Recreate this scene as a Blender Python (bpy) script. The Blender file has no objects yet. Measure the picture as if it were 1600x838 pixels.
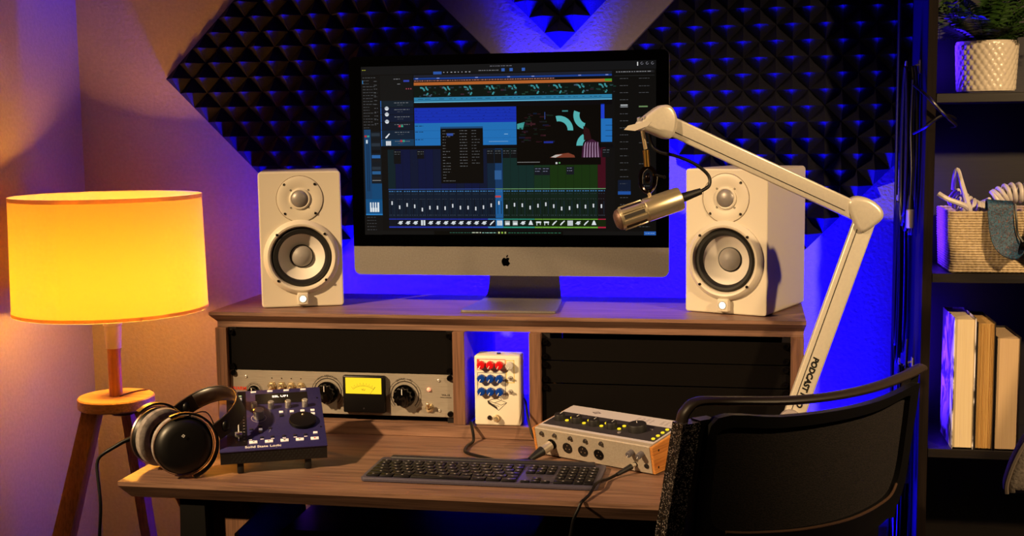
import bpy, bmesh, math, random
from mathutils import Vector, Matrix, Euler
random.seed(7)
SC = bpy.context.scene
COL = SC.collection
PI = math.pi
R = math.radians

# ------------------------------------------------------------------ camera
# desk frame: X along the desk, Y towards the wall, Z up, desk surface at z = 0, floor at z = -0.74
cy, cp, cr = -0.1920, -0.1112, -0.0131
fw = Vector((math.sin(cy) * math.cos(cp), math.cos(cy) * math.cos(cp), math.sin(cp)))
rt = Vector((math.cos(cy), -math.sin(cy), 0)); up = rt.cross(fw)
r2 = rt * math.cos(cr) + up * math.sin(cr); u2 = up * math.cos(cr) - rt * math.sin(cr)
cam = bpy.data.objects.new('camera', bpy.data.cameras.new('camera'))
COL.objects.link(cam)
m = Matrix((r2, u2, -fw)).transposed().to_4x4(); m.translation = Vector((1.0942, -2.3801, 0.6174))
cam.matrix_world = m
cam.data.sensor_width = 36; cam.data.lens = 1933.86 / 1600 * 36
cam.data.clip_start = 0.05
SC.camera = cam
SC.view_settings.view_transform = 'Standard'; SC.view_settings.look = 'None'
SC.view_settings.gamma = 1; SC.view_settings.use_curve_mapping = False
SC.view_settings.exposure = 0.0

# ------------------------------------------------------------------ world and lights
w = bpy.data.worlds.new('world'); SC.world = w; w.use_nodes = True
w.node_tree.nodes['Background'].inputs[0].default_value = (1.0, 0.5, 0.4, 1)
w.node_tree.nodes['Background'].inputs[1].default_value = 0.005

def light(name, kind, loc, target, energy, color, size=0.1, size_y=None, spot=None, blend=0.6):
    d = bpy.data.lights.new(name, kind); o = bpy.data.objects.new(name, d); COL.objects.link(o)
    d.energy = energy; d.color = color
    o.location = loc
    o.rotation_euler = (Vector(target) - Vector(loc)).to_track_quat('-Z', 'Y').to_euler()
    if kind == 'AREA':
        d.shape = 'RECTANGLE'; d.size = size; d.size_y = size_y or size
    else:
        d.shadow_soft_size = size
    if spot:
        d.spot_size = R(spot); d.spot_blend = blend
    return o
WARM = (1.0, 0.67, 0.34)
BLUE = (0.004, 0.0007, 1.0)
VIOLET = (0.22, 0.03, 1.0)
light('key_spot', 'SPOT', (-1.25, -2.0, 1.75), (0.60, -0.05, 0.12), 700, WARM, 0.06, spot=35, blend=1.0)
light('right_spot', 'SPOT', (2.5, -1.5, 1.45), (1.42, 0.0, 0.33), 205, WARM, 0.05, spot=48, blend=0.8)
# blue LED strips behind the desk, washing up the wall
light('led_wall_low', 'AREA', (0.70, 0.425, -0.45), (0.70, 0.437, 1.0), 270, BLUE, 1.0, 0.04).data.spread = R(72)
light('led_wall_mid', 'AREA', (0.66, 0.40, 0.03), (0.66, 0.47, 0.30), 12, BLUE, 0.9, 0.03).data.spread = R(110)
light('led_wall_right', 'AREA', (1.20, 0.42, -0.30), (1.20, 0.46, 0.20), 9, BLUE, 0.2, 0.04)
light('led_strip_end', 'AREA', (0.06, 0.40, 0.00), (-0.35, 0.05, 0.02), 0.5, VIOLET, 0.10, 0.05)
# the violet accent lights below are added for their tint
# LED strips on the inner face of the bookcase's left upright
for nm, z, h, e_ in (('led_shelf_top', 0.76, 0.12, 0.5), ('led_shelf_middle', 0.44, 0.20, 0.8), ('led_shelf_low', 0.13, 0.22, 1.3)):
    light(nm, 'AREA', (1.4535, 0.33, z), (1.6, 0.33, z), e_, (0.05, 0.01, 1.0), 0.10, h)
light('accent_left', 'SPOT', (0.9, -1.5, 1.0), (-0.566, 0.30, 0.80), 16, (0.42, 0.12, 1.0), 0.05, spot=24, blend=0.8)  # added spot without a fixture, puts violet on the upper left wall
light('accent_top', 'AREA', (0.7, 0.0, 1.75), (0.7, -0.1, 0.0), 1.0, VIOLET, 0.8, 0.3)  # added overhead, gives upward faces a violet tint

# ------------------------------------------------------------------ materials
def srgb(c):
    if isinstance(c, str):
        c = [int(c[i:i + 2], 16) / 255 for i in (0, 2, 4)]
    return tuple((x / 12.92 if x <= 0.04045 else ((x + 0.055) / 1.055) ** 2.4) for x in c)
MATS = {}
def mat(name, color='808080', rough=0.5, metal=0.0, spec=0.5, emit=None, es=1.0, coat=0.0, sheen=0.0):
    if name in MATS: return MATS[name]
    M = bpy.data.materials.new(name); M.use_nodes = True
    b = M.node_tree.nodes['Principled BSDF']
    b.inputs['Base Color'].default_value = (*srgb(color), 1)
    b.inputs['Roughness'].default_value = rough; b.inputs['Metallic'].default_value = metal
    b.inputs['Specular IOR Level'].default_value = spec
    b.inputs['Coat Weight'].default_value = coat
    b.inputs['Sheen Weight'].default_value = sheen
    if emit:
        b.inputs['Emission Color'].default_value = (*srgb(emit), 1); b.inputs['Emission Strength'].default_value = es
    MATS[name] = M
    return M
def N(M, t, **k):
    n = M.node_tree.nodes.new(t)
    for a, v in k.items(): setattr(n, a, v)
    return n
def lk(M, a, ao, b, bi): M.node_tree.links.new(a.outputs[ao], b.inputs[bi])
def coords(M, scale=(1, 1, 1), rot=(0, 0, 0)):
    tc = N(M, 'ShaderNodeTexCoord'); mp = N(M, 'ShaderNodeMapping')
    mp.inputs['Scale'].default_value = scale; mp.inputs['Rotation'].default_value = rot
    lk(M, tc, 'Object', mp, 'Vector'); return mp
def noise_mat(name, c1, c2, scale=(1, 1, 1), nscale=5, detail=6, rough=0.5, bump=0.0, dist=0.01, metal=0, spec=0.5, ramp=(0.35, 0.65), rot=(0, 0, 0), coat=0, distort=0.0):
    M = mat(name, c1, rough, metal, spec, coat=coat); b = M.node_tree.nodes['Principled BSDF']
    mp = coords(M, scale, rot); n = N(M, 'ShaderNodeTexNoise'); n.inputs['Scale'].default_value = nscale
    n.inputs['Detail'].default_value = detail; n.inputs['Distortion'].default_value = distort
    lk(M, mp, 0, n, 'Vector')
    r = N(M, 'ShaderNodeValToRGB'); r.color_ramp.elements[0].position = ramp[0]; r.color_ramp.elements[1].position = ramp[1]
    r.color_ramp.elements[0].color = (*srgb(c1), 1); r.color_ramp.elements[1].color = (*srgb(c2), 1)
    lk(M, n, 'Fac', r, 0); lk(M, r, 0, b, 'Base Color')
    if bump:
        bp = N(M, 'ShaderNodeBump'); bp.inputs['Strength'].default_value = bump; bp.inputs['Distance'].default_value = dist
        lk(M, n, 'Fac', bp, 'Height'); lk(M, bp, 0, b, 'Normal')
    return M
def wood(name, c1, c2, c3, axis='X', sc=1.0, rough=0.42):
    """fine streaky laminate grain along one axis"""
    M = mat(name, c1, rough); b = M.node_tree.nodes['Principled BSDF']
    s = {'X': (1.1, 22, 22), 'Y': (22, 1.1, 22), 'Z': (22, 22, 1.1)}[axis]
    mp = coords(M, tuple(x * sc for x in s))
    n = N(M, 'ShaderNodeTexNoise'); n.inputs['Scale'].default_value = 3.2; n.inputs['Detail'].default_value = 8; n.inputs['Distortion'].default_value = 0.4
    n.inputs['Roughness'].default_value = 0.65
    lk(M, mp, 0, n, 'Vector')
    s2 = tuple(x * sc * 5 if x > 2 else x * sc * 3 for x in s)
    mp2 = coords(M, s2); n2 = N(M, 'ShaderNodeTexNoise'); n2.inputs['Scale'].default_value = 3; n2.inputs['Detail'].default_value = 3
    lk(M, mp2, 0, n2, 'Vector')
    r = N(M, 'ShaderNodeValToRGB'); e = r.color_ramp.elements
    e[0].position = 0.3; e[0].color = (*srgb(c1), 1); e[1].position = 0.72; e[1].color = (*srgb(c3), 1)
    k = e.new(0.5); k.color = (*srgb(c2), 1)
    lk(M, n, 'Fac', r, 0)
    mx = N(M, 'ShaderNodeMix', data_type='RGBA', blend_type='MULTIPLY'); mx.inputs[0].default_value = 0.55
    r2_ = N(M, 'ShaderNodeValToRGB'); r2_.color_ramp.elements[0].position = 0.38; r2_.color_ramp.elements[0].color = (0.45, 0.42, 0.4, 1); r2_.color_ramp.elements[1].position = 0.55
    lk(M, n2, 'Fac', r2_, 0); lk(M, r, 0, mx, 6); lk(M, r2_, 0, mx, 7); lk(M, mx, 2, b, 'Base Color')
    bp = N(M, 'ShaderNodeBump'); bp.inputs['Strength'].default_value = 0.12; bp.inputs['Distance'].default_value = 0.001
    lk(M, n2, 'Fac', bp, 'Height'); lk(M, bp, 0, b, 'Normal')
    return M

WALL = noise_mat('painted_wall', '857c79', '8b827f', nscale=120, detail=3, rough=0.8, bump=0.3, dist=0.003, spec=0.25)
FLOOR = wood('floor_boards', '241712', '33221a', '3f2a20', 'X', 0.6)
WALN = wood('walnut_laminate', '5c4238', '7f5f4e', '93705d', 'X', rough=0.5)
WALNZ = wood('walnut_laminate_upright', '553a2b', '704e3a', '805a45', 'Z', rough=0.55)
BLKBOARD = mat('black_board', '060505', 0.6, spec=0.2)
FOAM = noise_mat('charcoal_foam', '121218', '1c1b24', nscale=420, detail=2, rough=0.9, bump=0.5, dist=0.002, spec=0.12)
def speckle(M):
    # glittery pores of the foam
    b = M.node_tree.nodes['Principled BSDF']
    mp = coords(M); n = N(M, 'ShaderNodeTexNoise'); n.inputs['Scale'].default_value = 700; lk(M, mp, 0, n, 'Vector')
    r = N(M, 'ShaderNodeMapRange'); r.inputs[1].default_value = 0.66; r.inputs[2].default_value = 0.7; r.inputs[3].default_value = 0.85; r.inputs[4].default_value = 0.25
    lk(M, n, 'Fac', r, 0); lk(M, r, 0, b, 'Roughness')
speckle(FOAM)
SPK = mat('white_speaker_paint', 'cfc6b6', 0.42)
SPKCONE = mat('white_cone', 'd5cfc8', 0.5)
RUBBER = mat('black_rubber', '0b0a0b', 0.55)
DOME = mat('grey_dome', '8d8887', 0.5)
MESHD = mat('dome_grille', '8b8684', 0.4, 0.3)
SCREW = mat('dark_screw', '3a342f', 0.3, 0.9)
CHROME = mat('chrome', 'e4e0da', 0.22, 0.7)
BRASS = mat('warm_steel', 'dcc8a4', 0.24, 0.75)
ALU = noise_mat('anodised_aluminium', '7a7572', '827e7b', nscale=300, detail=2, rough=0.5, metal=0.6)
BRUSH = noise_mat('brushed_faceplate', '948c82', 'aaa298', scale=(1, 30, 60), nscale=25, detail=4, rough=0.45, metal=0.35, bump=0.05, dist=0.0004)
BLACKGLASS = mat('black_glass', '010101', 0.15, spec=0.12)
BLACK = mat('black_plastic', '070607', 0.4, spec=0.3)
MATTE = mat('matte_black', '0b0a0b', 0.7)
BLACKMETAL = mat('black_powder_metal', '141011', 0.45)
PANELBLK = noise_mat('blank_panel_paint', '060404', '090605', nscale=200, rough=0.7, spec=0.08, bump=0.1, dist=0.0005)
RED = mat('red_print', 'd23a1e', 0.5)
PRINT = mat('dark_print', '2a2320', 0.6)
WHITEPRINT = mat('white_print', 'e8e6e6', 0.5)
CREAM = mat('cream_powder_coat', 'e3dccd', 0.45)
def vcol_emit(name, es=1.0):
    M = bpy.data.materials.new(name); M.use_nodes = True; b = M.node_tree.nodes['Principled BSDF']
    b.inputs['Base Color'].default_value = (0.0015, 0.0015, 0.0015, 1); b.inputs['Roughness'].default_value = 0.5; b.inputs['Specular IOR Level'].default_value = 0.03
    a = N(M, 'ShaderNodeAttribute'); a.attribute_name = 'Col'
    lk(M, a, 'Color', b, 'Emission Color'); b.inputs['Emission Strength'].default_value = es
    return M
UI = vcol_emit('lit_screen', 0.9)

# ------------------------------------------------------------------ mesh builder
def T(x=0, y=0, z=0): return Matrix.Translation((x, y, z))
def RX(a): return Matrix.Rotation(a, 4, 'X')
def RY(a): return Matrix.Rotation(a, 4, 'Y')
def RZ(a): return Matrix.Rotation(a, 4, 'Z')
FRONT = RX(PI / 2)      # turns the xy plane (z up) into one facing -Y

class MB:
    def __init__(s): s.v = []; s.f = []; s.mi = []; s.vc = []
    def add(s, vs, fs, m=None, mi=0):
        k = len(s.v)
        for p in vs:
            p = Vector(p); s.v.append(m @ p if m is not None else p)
        for f in fs: s.f.append([i + k for i in f]); s.mi.append(mi)
        return s
    def bm(s, b, m=None, mi=0):
        b.verts.index_update()
        s.add([v.co.copy() for v in b.verts], [[v.index for v in f.verts] for f in b.faces], m, mi); b.free(); return s
    def box(s, x0, y0, z0, x1, y1, z1, bev=0.0, seg=2, m=None, mi=0):
        b = bmesh.new(); bmesh.ops.create_cube(b, size=1)
        for v in b.verts:
            v.co = Vector(((x0 + x1) / 2 + v.co.x * (x1 - x0), (y0 + y1) / 2 + v.co.y * (y1 - y0), (z0 + z1) / 2 + v.co.z * (z1 - z0)))
        if bev: bmesh.ops.bevel(b, geom=b.edges[:], offset=bev, segments=seg, profile=0.5, affect='EDGES')
        return s.bm(b, m, mi)
    def lathe(s, prof, n=32, m=None, mi=0, cap=True, ang=2 * PI):
        """prof: (r, z) list, spun about z"""
        vs = []; fs = []; L = len(prof)
        full = abs(ang - 2 * PI) < 1e-6; cnt = n if full else n + 1
        for i in range(cnt):
            a = ang * i / n
            for r, z in prof: vs.append((r * math.cos(a), r * math.sin(a), z))
        for i in range(n):
            j = (i + 1) % cnt
            for k in range(L - 1):
                fs.append((i * L + k, j * L + k, j * L + k + 1, i * L + k + 1))
        if cap and full:
            if prof[0][0] > 1e-6: fs.append([i * L for i in range(n)][::-1])
            if prof[-1][0] > 1e-6: fs.append([i * L + L - 1 for i in range(n)])
        return s.add(vs, fs, m, mi)
    def cyl(s, r, h, n=24, m=None, mi=0, bev=0.0, r2=None):
        r2 = r if r2 is None else r2
        p = [(r - bev, 0), (r, bev), (r2, h - bev), (r2 - bev, h)] if bev else [(r, 0), (r2, h)]
        return s.lathe(p, n, m, mi)
    def sph(s, r, n=20, m=None, mi=0, sc=(1, 1, 1)):
        b = bmesh.new(); bmesh.ops.create_uvsphere(b, u_segments=n, v_segments=max(6, n // 2), radius=r)
        for v in b.verts: v.co = Vector((v.co.x * sc[0], v.co.y * sc[1], v.co.z * sc[2]))
        return s.bm(b, m, mi)
    def prism(s, poly, h, m=None, mi=0, bev=0.0, seg=2, z0=0.0):
        """poly in xy, extruded along z from z0"""
        b = bmesh.new(); vs = [b.verts.new((x, y, z0)) for x, y in poly]
        f = b.faces.new(vs); r = bmesh.ops.extrude_face_region(b, geom=[f])
        for v in [g for g in r['geom'] if isinstance(g, bmesh.types.BMVert)]: v.co.z += h
        bmesh.ops.recalc_face_normals(b, faces=b.faces[:])
        if bev: 
            es = [e for e in b.edges if abs(e.verts[0].co.z - e.verts[1].co.z) < 1e-7]
            bmesh.ops.bevel(b, geom=es, offset=bev, segments=seg, profile=0.5, affect='EDGES')
        return s.bm(b, m, mi)
    def tube(s, pts, r, n=10, m=None, mi=0, closed=False, res=6, smooth=True):
        P = [Vector(p) for p in pts]
        if smooth and len(P) > 2: P = spline(P, res, closed)
        rr = r if callable(r) else (lambda t: r)
        L = len(P); up_ = None; vs = []; fs = []
        for i, p in enumerate(P):
            if closed: d = P[(i + 1) % L] - P[i - 1]
            else: d = P[min(i + 1, L - 1)] - P[max(i - 1, 0)]
            d.normalize()
            if up_ is None:
                up_ = d.orthogonal().normalized()
            else:
                up_ = (up_ - d * up_.dot(d)); up_ = up_.normalized() if up_.length > 1e-6 else d.orthogonal().normalized()
            bn = d.cross(up_); q = rr(i / max(1, L - 1))
            for k in range(n):
                a = 2 * PI * k / n; vs.append(p + (up_ * math.cos(a) + bn * math.sin(a)) * q)
        for i in range(L if closed else L - 1):
            j = (i + 1) % L
            for k in range(n):
                fs.append((i * n + k, i * n + (k + 1) % n, j * n + (k + 1) % n, j * n + k))
        if not closed: fs += [list(range(n))[::-1], [(L - 1) * n + k for k in range(n)]]
        return s.add(vs, fs, m, mi)
    def sweep(s, path, frames, sec, m=None, mi=0, closed_sec=True):
        """path points with (a, b) axis pairs, section points (p, q)"""
        k = len(sec); vs = []; fs = []
        for p, (a, b) in zip(path, frames):
            for x, y in sec: vs.append(p + a * x + b * y)
        for i in range(len(path) - 1):
            for j in range(k if closed_sec else k - 1):
                fs.append((i * k + j, i * k + (j + 1) % k, (i + 1) * k + (j + 1) % k, (i + 1) * k + j))
        if closed_sec: fs += [list(range(k))[::-1], [(len(path) - 1) * k + j for j in range(k)]]
        return s.add(vs, fs, m, mi)
    def text(s, txt, size, m=None, mi=0, depth=0.0002, align='CENTER', shear=0.0, bold=0.0):
        c = bpy.data.curves.new('t', 'FONT'); c.body = txt; c.size = size; c.extrude = depth; c.align_x = align; c.align_y = 'CENTER'
        c.shear = shear; c.offset = bold; c.resolution_u = 3
        o = bpy.data.objects.new('t', c); COL.objects.link(o)
        dg = bpy.context.evaluated_depsgraph_get(); me = bpy.data.meshes.new_from_object(o.evaluated_get(dg))
        s.add([v.co.copy() for v in me.vertices], [list(p.vertices) for p in me.polygons], m, mi)
        bpy.data.objects.remove(o); bpy.data.curves.remove(c); bpy.data.meshes.remove(me)
        return s
    def build(s, name, mats, parent=None, smooth=35):
        me = bpy.data.meshes.new(name); me.from_pydata([tuple(v) for v in s.v], [], s.f)
        mats = mats if isinstance(mats, (list, tuple)) else [mats]
        for q in mats: me.materials.append(q)
        me.polygons.foreach_set('material_index', s.mi)
        b = bmesh.new(); b.from_mesh(me); bmesh.ops.recalc_face_normals(b, faces=b.faces[:]); b.to_mesh(me); b.free()
        if smooth:
            me.polygons.foreach_set('use_smooth', [True] * len(me.polygons)); me.set_sharp_from_angle(angle=R(smooth))
        me.update()
        o = bpy.data.objects.new(name, me); COL.objects.link(o)
        if parent: o.parent = parent
        return o

def spline(P, res=6, closed=False):
    out = []; L = len(P)
    rng = range(L if closed else L - 1)
    for i in rng:
        if closed: a, b, c, d = P[i - 1], P[i], P[(i + 1) % L], P[(i + 2) % L]
        else: a, b, c, d = P[max(i - 1, 0)], P[i], P[i + 1], P[min(i + 2, L - 1)]
        for k in range(res):
            t = k / res
            out.append(0.5 * ((2 * b) + (c - a) * t + (2 * a - 5 * b + 4 * c - d) * t * t + (3 * b - a - 3 * c + d) * t ** 3))
    if not closed: out.append(P[-1].copy())
    return out
def thing(name, label, cat, loc=(0, 0, 0), rot=0, group=None):
    o = bpy.data.objects.new(name, None); COL.objects.link(o); o.empty_display_size = 0.05
    o.location = loc
    o.rotation_euler = rot if isinstance(rot, (tuple, Euler)) else (0, 0, rot)
    return tag(o, label, cat, group)
def tag(o, label, cat, group=None):
    o['label'] = label; o['category'] = cat
    if group: o['group'] = group
    return o
def struct(o): o['kind'] = 'structure'; return o
def copy_part(o, parent, loc=None, rot=None):
    c = o.copy(); COL.objects.link(c); c.parent = parent
    if loc is not None: c.location = loc
    if rot is not None: c.rotation_euler = rot
    return c
def rrect(w, h, r, n=5, cx=0, cy=0):
    pts = []
    for sx, sy, a0 in ((1, 1, 0), (-1, 1, 90), (-1, -1, 180), (1, -1, 270)):
        for i in range(n + 1):
            a = R(a0 + 90 * i / n); pts.append((cx + sx * (w / 2 - r) + r * math.cos(a), cy + sy * (h / 2 - r) + r * math.sin(a)))
    return pts
def part_label(o, l): o['label'] = l; return o

# ------------------------------------------------------------------ setting
WY = 0.50; WX = -0.566; FZ = -0.74
struct(MB().box(WX - 0.1, WY, FZ, 3.2, WY + 0.1, 1.9).build('wall_back', WALL))
struct(MB().box(WX - 0.1, -0.9, FZ, WX, WY, 1.9).build('wall_left', WALL))
struct(MB().box(WX - 0.1, -3.2, FZ - 0.05, 3.2, WY + 0.1, FZ).build('floor', FLOOR))

# ------------------------------------------------------------------ desk with rack hutch
S = 0.0245; B = 0.4826; G = 0.131
X0, X1 = 0.0, S; X2 = X1 + B; X3 = X2 + S; X4 = X3 + G; X5 = X4 + S; X6 = X5 + B; X7 = X6 + S
ZT = 0.2495; HD = 0.31
desk = thing('studio_desk', 'walnut studio desk with a raised rack hutch across its back', 'desk', (0.6, 0, FZ))
def dk(b, name, mt, lab=None, par=None):
    o = b.build(name, mt, par or desk); o.location = (-0.6, 0, -FZ) if not par else (0, 0, 0)
    if lab: o['label'] = lab
    return o
YF = -0.3925
# desktop: thin lit edge, then a long underside chamfer
sec = [(YF, 0), (YF, -0.008), (YF + 0.018, -0.032), (HD + 0.01, -0.032), (HD + 0.01, 0)]
def slab(b, x0, x1, cx0, cx1, pts, ytop):
    n = len(pts); vs = []
    for (x, cx) in ((x0, cx0), (x1, cx1)):
        for (y, z) in pts: vs.append((x + (cx if z < ytop else 0), y, z))
    b.add(vs, [list(range(n))[::-1], [n + i for i in range(n)]] + [(i, (i + 1) % n, n + (i + 1) % n, n + i) for i in range(n)])
b = MB(); slab(b, -0.0175, 1.215, 0.016, -0.016, sec, -0.01); dk(b, 'desktop', WALN)
b = MB(); slab(b, -0.012, X7 + 0.004, 0.012, -0.004, [(0, ZT), (0, ZT - 0.007), (0.014, ZT - 0.0215), (0.014, ZT - 0.033), (HD, ZT - 0.033), (HD, ZT)], ZT - 0.01)
dk(b, 'hutch_top', WALN)
for x in (X0, X2, X4, X6):
    dk(MB().box(x, 0.001, 0.0266, x + S, HD - 0.003, ZT - 0.033, 0.0008, 1), 'upright', WALNZ)
dk(MB().box(X0, 0, 0.0003, X7, HD - 0.002, 0.0264, 0.0008, 1), 'hutch_base', WALN)
for x in (X1, X5):
    for xx in (x, x + B - 0.016):
        dk(MB().box(xx, 0.0162, 0.0268, xx + 0.016, 0.03, ZT - 0.034), 'rack_rail', BLACKMETAL)
for x in (X1, X5): dk(MB().box(x + 0.001, 0.285, 0.0268, x + B - 0.001, 0.295, ZT - 0.034), 'bay_light_block', BLKBOARD)  # unseen boards, added to keep blue light from leaking between the panels
# under-structure
for xa, sg, dp in ((0.085, 1, 0.5), (1.115, -1, 0.18)):
    b = MB().prism([(0, 0), (0.047 * sg, 0), (0.055 * sg, -0.70), (-0.02 * sg, -0.70)], dp, m=T(xa, 0.14, -0.0325) @ RX(PI / 2))
    dk(b, 'leg', BLKBOARD)
for xa, yy in ((0.134, -0.31), (1.01, 0.02)):
    b = MB().prism([(0, 0), (0.045, 0), (0.072, -0.045), (0.04, -0.075), (0.04, -0.70), (0, -0.70)], 0.02, m=T(xa, yy, -0.0325) @ RX(PI / 2))
    dk(b, 'side_panel', WALNZ)
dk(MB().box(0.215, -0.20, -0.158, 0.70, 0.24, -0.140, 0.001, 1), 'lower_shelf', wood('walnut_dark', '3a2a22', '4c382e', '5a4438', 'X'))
b = MB()
for bx_ in ((0.09, -0.165, 1.205, -0.0325), (0.09, -0.70, 1.205, -0.30), (0.09, -0.30, 0.45, -0.165), (0.49, -0.30, 0.565, -0.165), (0.60, -0.30, 1.205, -0.165)):
    b.box(bx_[0], 0.285, bx_[1], bx_[2], 0.30, bx_[3])
dk(b, 'back_panel', BLKBOARD)
# ------------------------------------------------------------------ foam panels
FH = 0.05; FW = 0.3048; FN = 6
def foam_mesh():
    FWm = FW - 0.0014; c = FWm / FN; h0 = 0.010
    # base slab
    b = MB(); b.box(-FWm / 2, -FWm / 2, 0, FWm / 2, FWm / 2, h0)
    for i in range(FN):
        for j in range(FN):
            x = -FWm / 2 + c * i; y = -FWm / 2 + c * j; t = 0.0012
            k = [(x, y, h0), (x + c, y, h0), (x + c, y + c, h0), (x, y + c, h0),
                 (x + c / 2 - t, y + c / 2 - t, FH), (x + c / 2 + t, y + c / 2 - t, FH), (x + c / 2 + t, y + c / 2 + t, FH), (x + c / 2 - t, y + c / 2 + t, FH)]
            b.add(k, [(0, 1, 5, 4), (1, 2, 6, 5), (2, 3, 7, 6), (3, 0, 4, 7), (4, 5, 6, 7)])
    return b
f0 = foam_mesh().build('acoustic_foam_panel', FOAM, None, smooth=0)
HDG = FW * math.sqrt(2) / 2
def foam(o, x, z, lab):
    o.location = (x, WY - 0.0005, z); o.rotation_euler = Euler((PI / 2, 0, 0)).to_matrix().to_4x4().__matmul__(RZ(R(45))).to_euler()
    tag(o, lab, 'acoustic foam', 'charcoal pyramid foam panels on the back wall'); return o
spots = []
xl, zl = -0.328, 0.753
for dx, dz, lab in ((1, 0, 'leftmost pyramid foam panel, its corner pointing at the lamp corner'), (2, 1, 'upper pyramid foam panel of the left diamond, cut by the top of the photo'),
                    (2, -1, 'lower pyramid foam panel of the left diamond, above the left speaker'), (3, 0, 'right pyramid foam panel of the left diamond, behind the monitor top left')):
    spots.append((xl + HDG * dx, zl + HDG * dz, lab))
xr, zr = 0.750, 0.735
for dx, dz, lab in ((1, 0, 'left pyramid foam panel of the right diamond, behind the monitor right edge'), (2, 1, 'upper pyramid foam panel of the right diamond, above the microphone arm'),
                    (2, -1, 'lower pyramid foam panel of the right diamond, behind the right speaker'), (3, 0, 'rightmost pyramid foam panel, beside the hanging cables')):
    spots.append((xr + HDG * dx, zr + HDG * dz, lab))
spots.append((0.656, 0.803 + HDG, 'pyramid foam panel above the monitor, only its bottom corner in view'))
for i, (x, z, lab) in enumerate(spots):
    o = f0 if i == 0 else f0.copy()
    if i: COL.objects.link(o)
    foam(o, x, z, lab)

# ------------------------------------------------------------------ all-in-one computer
pc = thing('desktop_computer', 'large silver all-in-one computer running a dark music mixing program', 'computer', (0.598, 0.128, ZT + 0.0006))
W, ZB, ZC, ZTOP = 0.666, 0.0655, 0.1265, 0.523
b = MB()   # housing: front frame thin, rear bulging
out = []
for (yy, ins, rr) in ((0, 0, 0.014), (0.006, 0, 0.014), (0.022, 0.06, 0.03), (0.045, 0.16, 0.03)):
    out.append([(x, yy, z) for x, z in rrect(W - 2 * ins, (ZTOP - ZB) - 2 * min(ins, .15), rr, 5, 0, (ZTOP + ZB) / 2)])
n = len(out[0]); vs = [p for r_ in out for p in r_]; fs = [list(range(n)), [3 * n + i for i in range(n)]]
for k in range(3):
    for i in range(n): fs.append((k * n + i, k * n + (i + 1) % n, (k + 1) * n + (i + 1) % n, (k + 1) * n + i))
b.add(vs, fs); b.build('housing', ALU, pc)
gl = [(x, z) for x, z in rrect(W - 0.0006, ZTOP - ZC, 0.013, 5, 0, (ZTOP + ZC) / 2)]
gl = [(x, z) if z > 0.3 else (math.copysign(W / 2 - 0.0003, x), ZC) for x, z in gl]
g2 = []
for p in gl:
    if not g2 or (abs(p[0] - g2[-1][0]) + abs(p[1] - g2[-1][1])) > 1e-6: g2.append(p)
MB().prism(g2, 0.0012, m=T(0, 0.0002, 0) @ RX(PI / 2)).build('screen_glass', BLACKGLASS, pc)
# display with the program drawn on it
SX0, SX1, SZ0, SZ1 = -0.307, 0.307, 0.151, 0.502
class UIM:
    def __init__(s): s.v = []; s.f = []; s.c = []
    def r(s, u0, v0, u1, v1, c, L=1):
        k = len(s.v); X = lambda u: SX0 + (u - 75) / 1282 * (SX1 - SX0); Z = lambda v: SZ1 - (v - 56) / 749 * (SZ1 - SZ0)
        y = -0.0013 - 0.00006 * L
        s.v += [(X(u0), y, Z(v1)), (X(u1), y, Z(v1)), (X(u1), y, Z(v0)), (X(u0), y, Z(v0))]; s.f.append((k, k + 1, k + 2, k + 3)); s.c.append(srgb(c))
    def poly(s, pts, c, L=1):
        k = len(s.v); X = lambda u: SX0 + (u - 75) / 1282 * (SX1 - SX0); Z = lambda v: SZ1 - (v - 56) / 749 * (SZ1 - SZ0)
        y = -0.0013 - 0.00006 * L
        s.v += [(X(u), y, Z(v)) for u, v in pts]; s.f.append(tuple(range(k, k + len(pts)))); s.c.append(srgb(c))
    def arc(s, u, v, r0, r1, a0, a1, c, L=1, n=8):
        for i in range(n):
            p, q = R(a0 + (a1 - a0) * i / n), R(a0 + (a1 - a0) * (i + 1) / n)
            s.poly([(u + r0 * math.cos(p), v + r0 * math.sin(p)), (u + r1 * math.cos(p), v + r1 * math.sin(p)), (u + r1 * math.cos(q), v + r1 * math.sin(q)), (u + r0 * math.cos(q), v + r0 * math.sin(q))], c, L)
    def dash(s, u0, u1, v, c, h=3, L=3, lo=4, hi=14, gap=5):
        u = u0
        while u < u1:
            w_ = random.uniform(lo, hi); s.r(u, v, min(u + w_, u1), v + h, c, L); u += w_ + random.uniform(2, gap)
q = UIM(); rnd = random.Random(3)
q.r(75, 56, 1357, 805, '0a0b0d', 0)
q.r(75, 56, 1357, 92, '111316'); q.dash(80, 96, 70, 'a0a030', 3); q.dash(650, 745, 64, '6a6a72', 3)
q.r(400, 84, 437, 96, '2a56a8', 2)
for u in range(445, 560, 16): q.r(u, 86, u + rnd.choice((4, 7)), 90, '9a9aa0', 2)
q.dash(600, 690, 82, '77777c'); 
for u in (700, 735, 788): q.r(u, 76, u + 14, 89, '3460b4', 2)
q.r(1278, 62, 1282, 78, 'e0e0e0', 2)
for u in (1298, 1320, 1342): q.arc(u, 68, 4, 6, 0, 300, '777780', 2)
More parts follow.
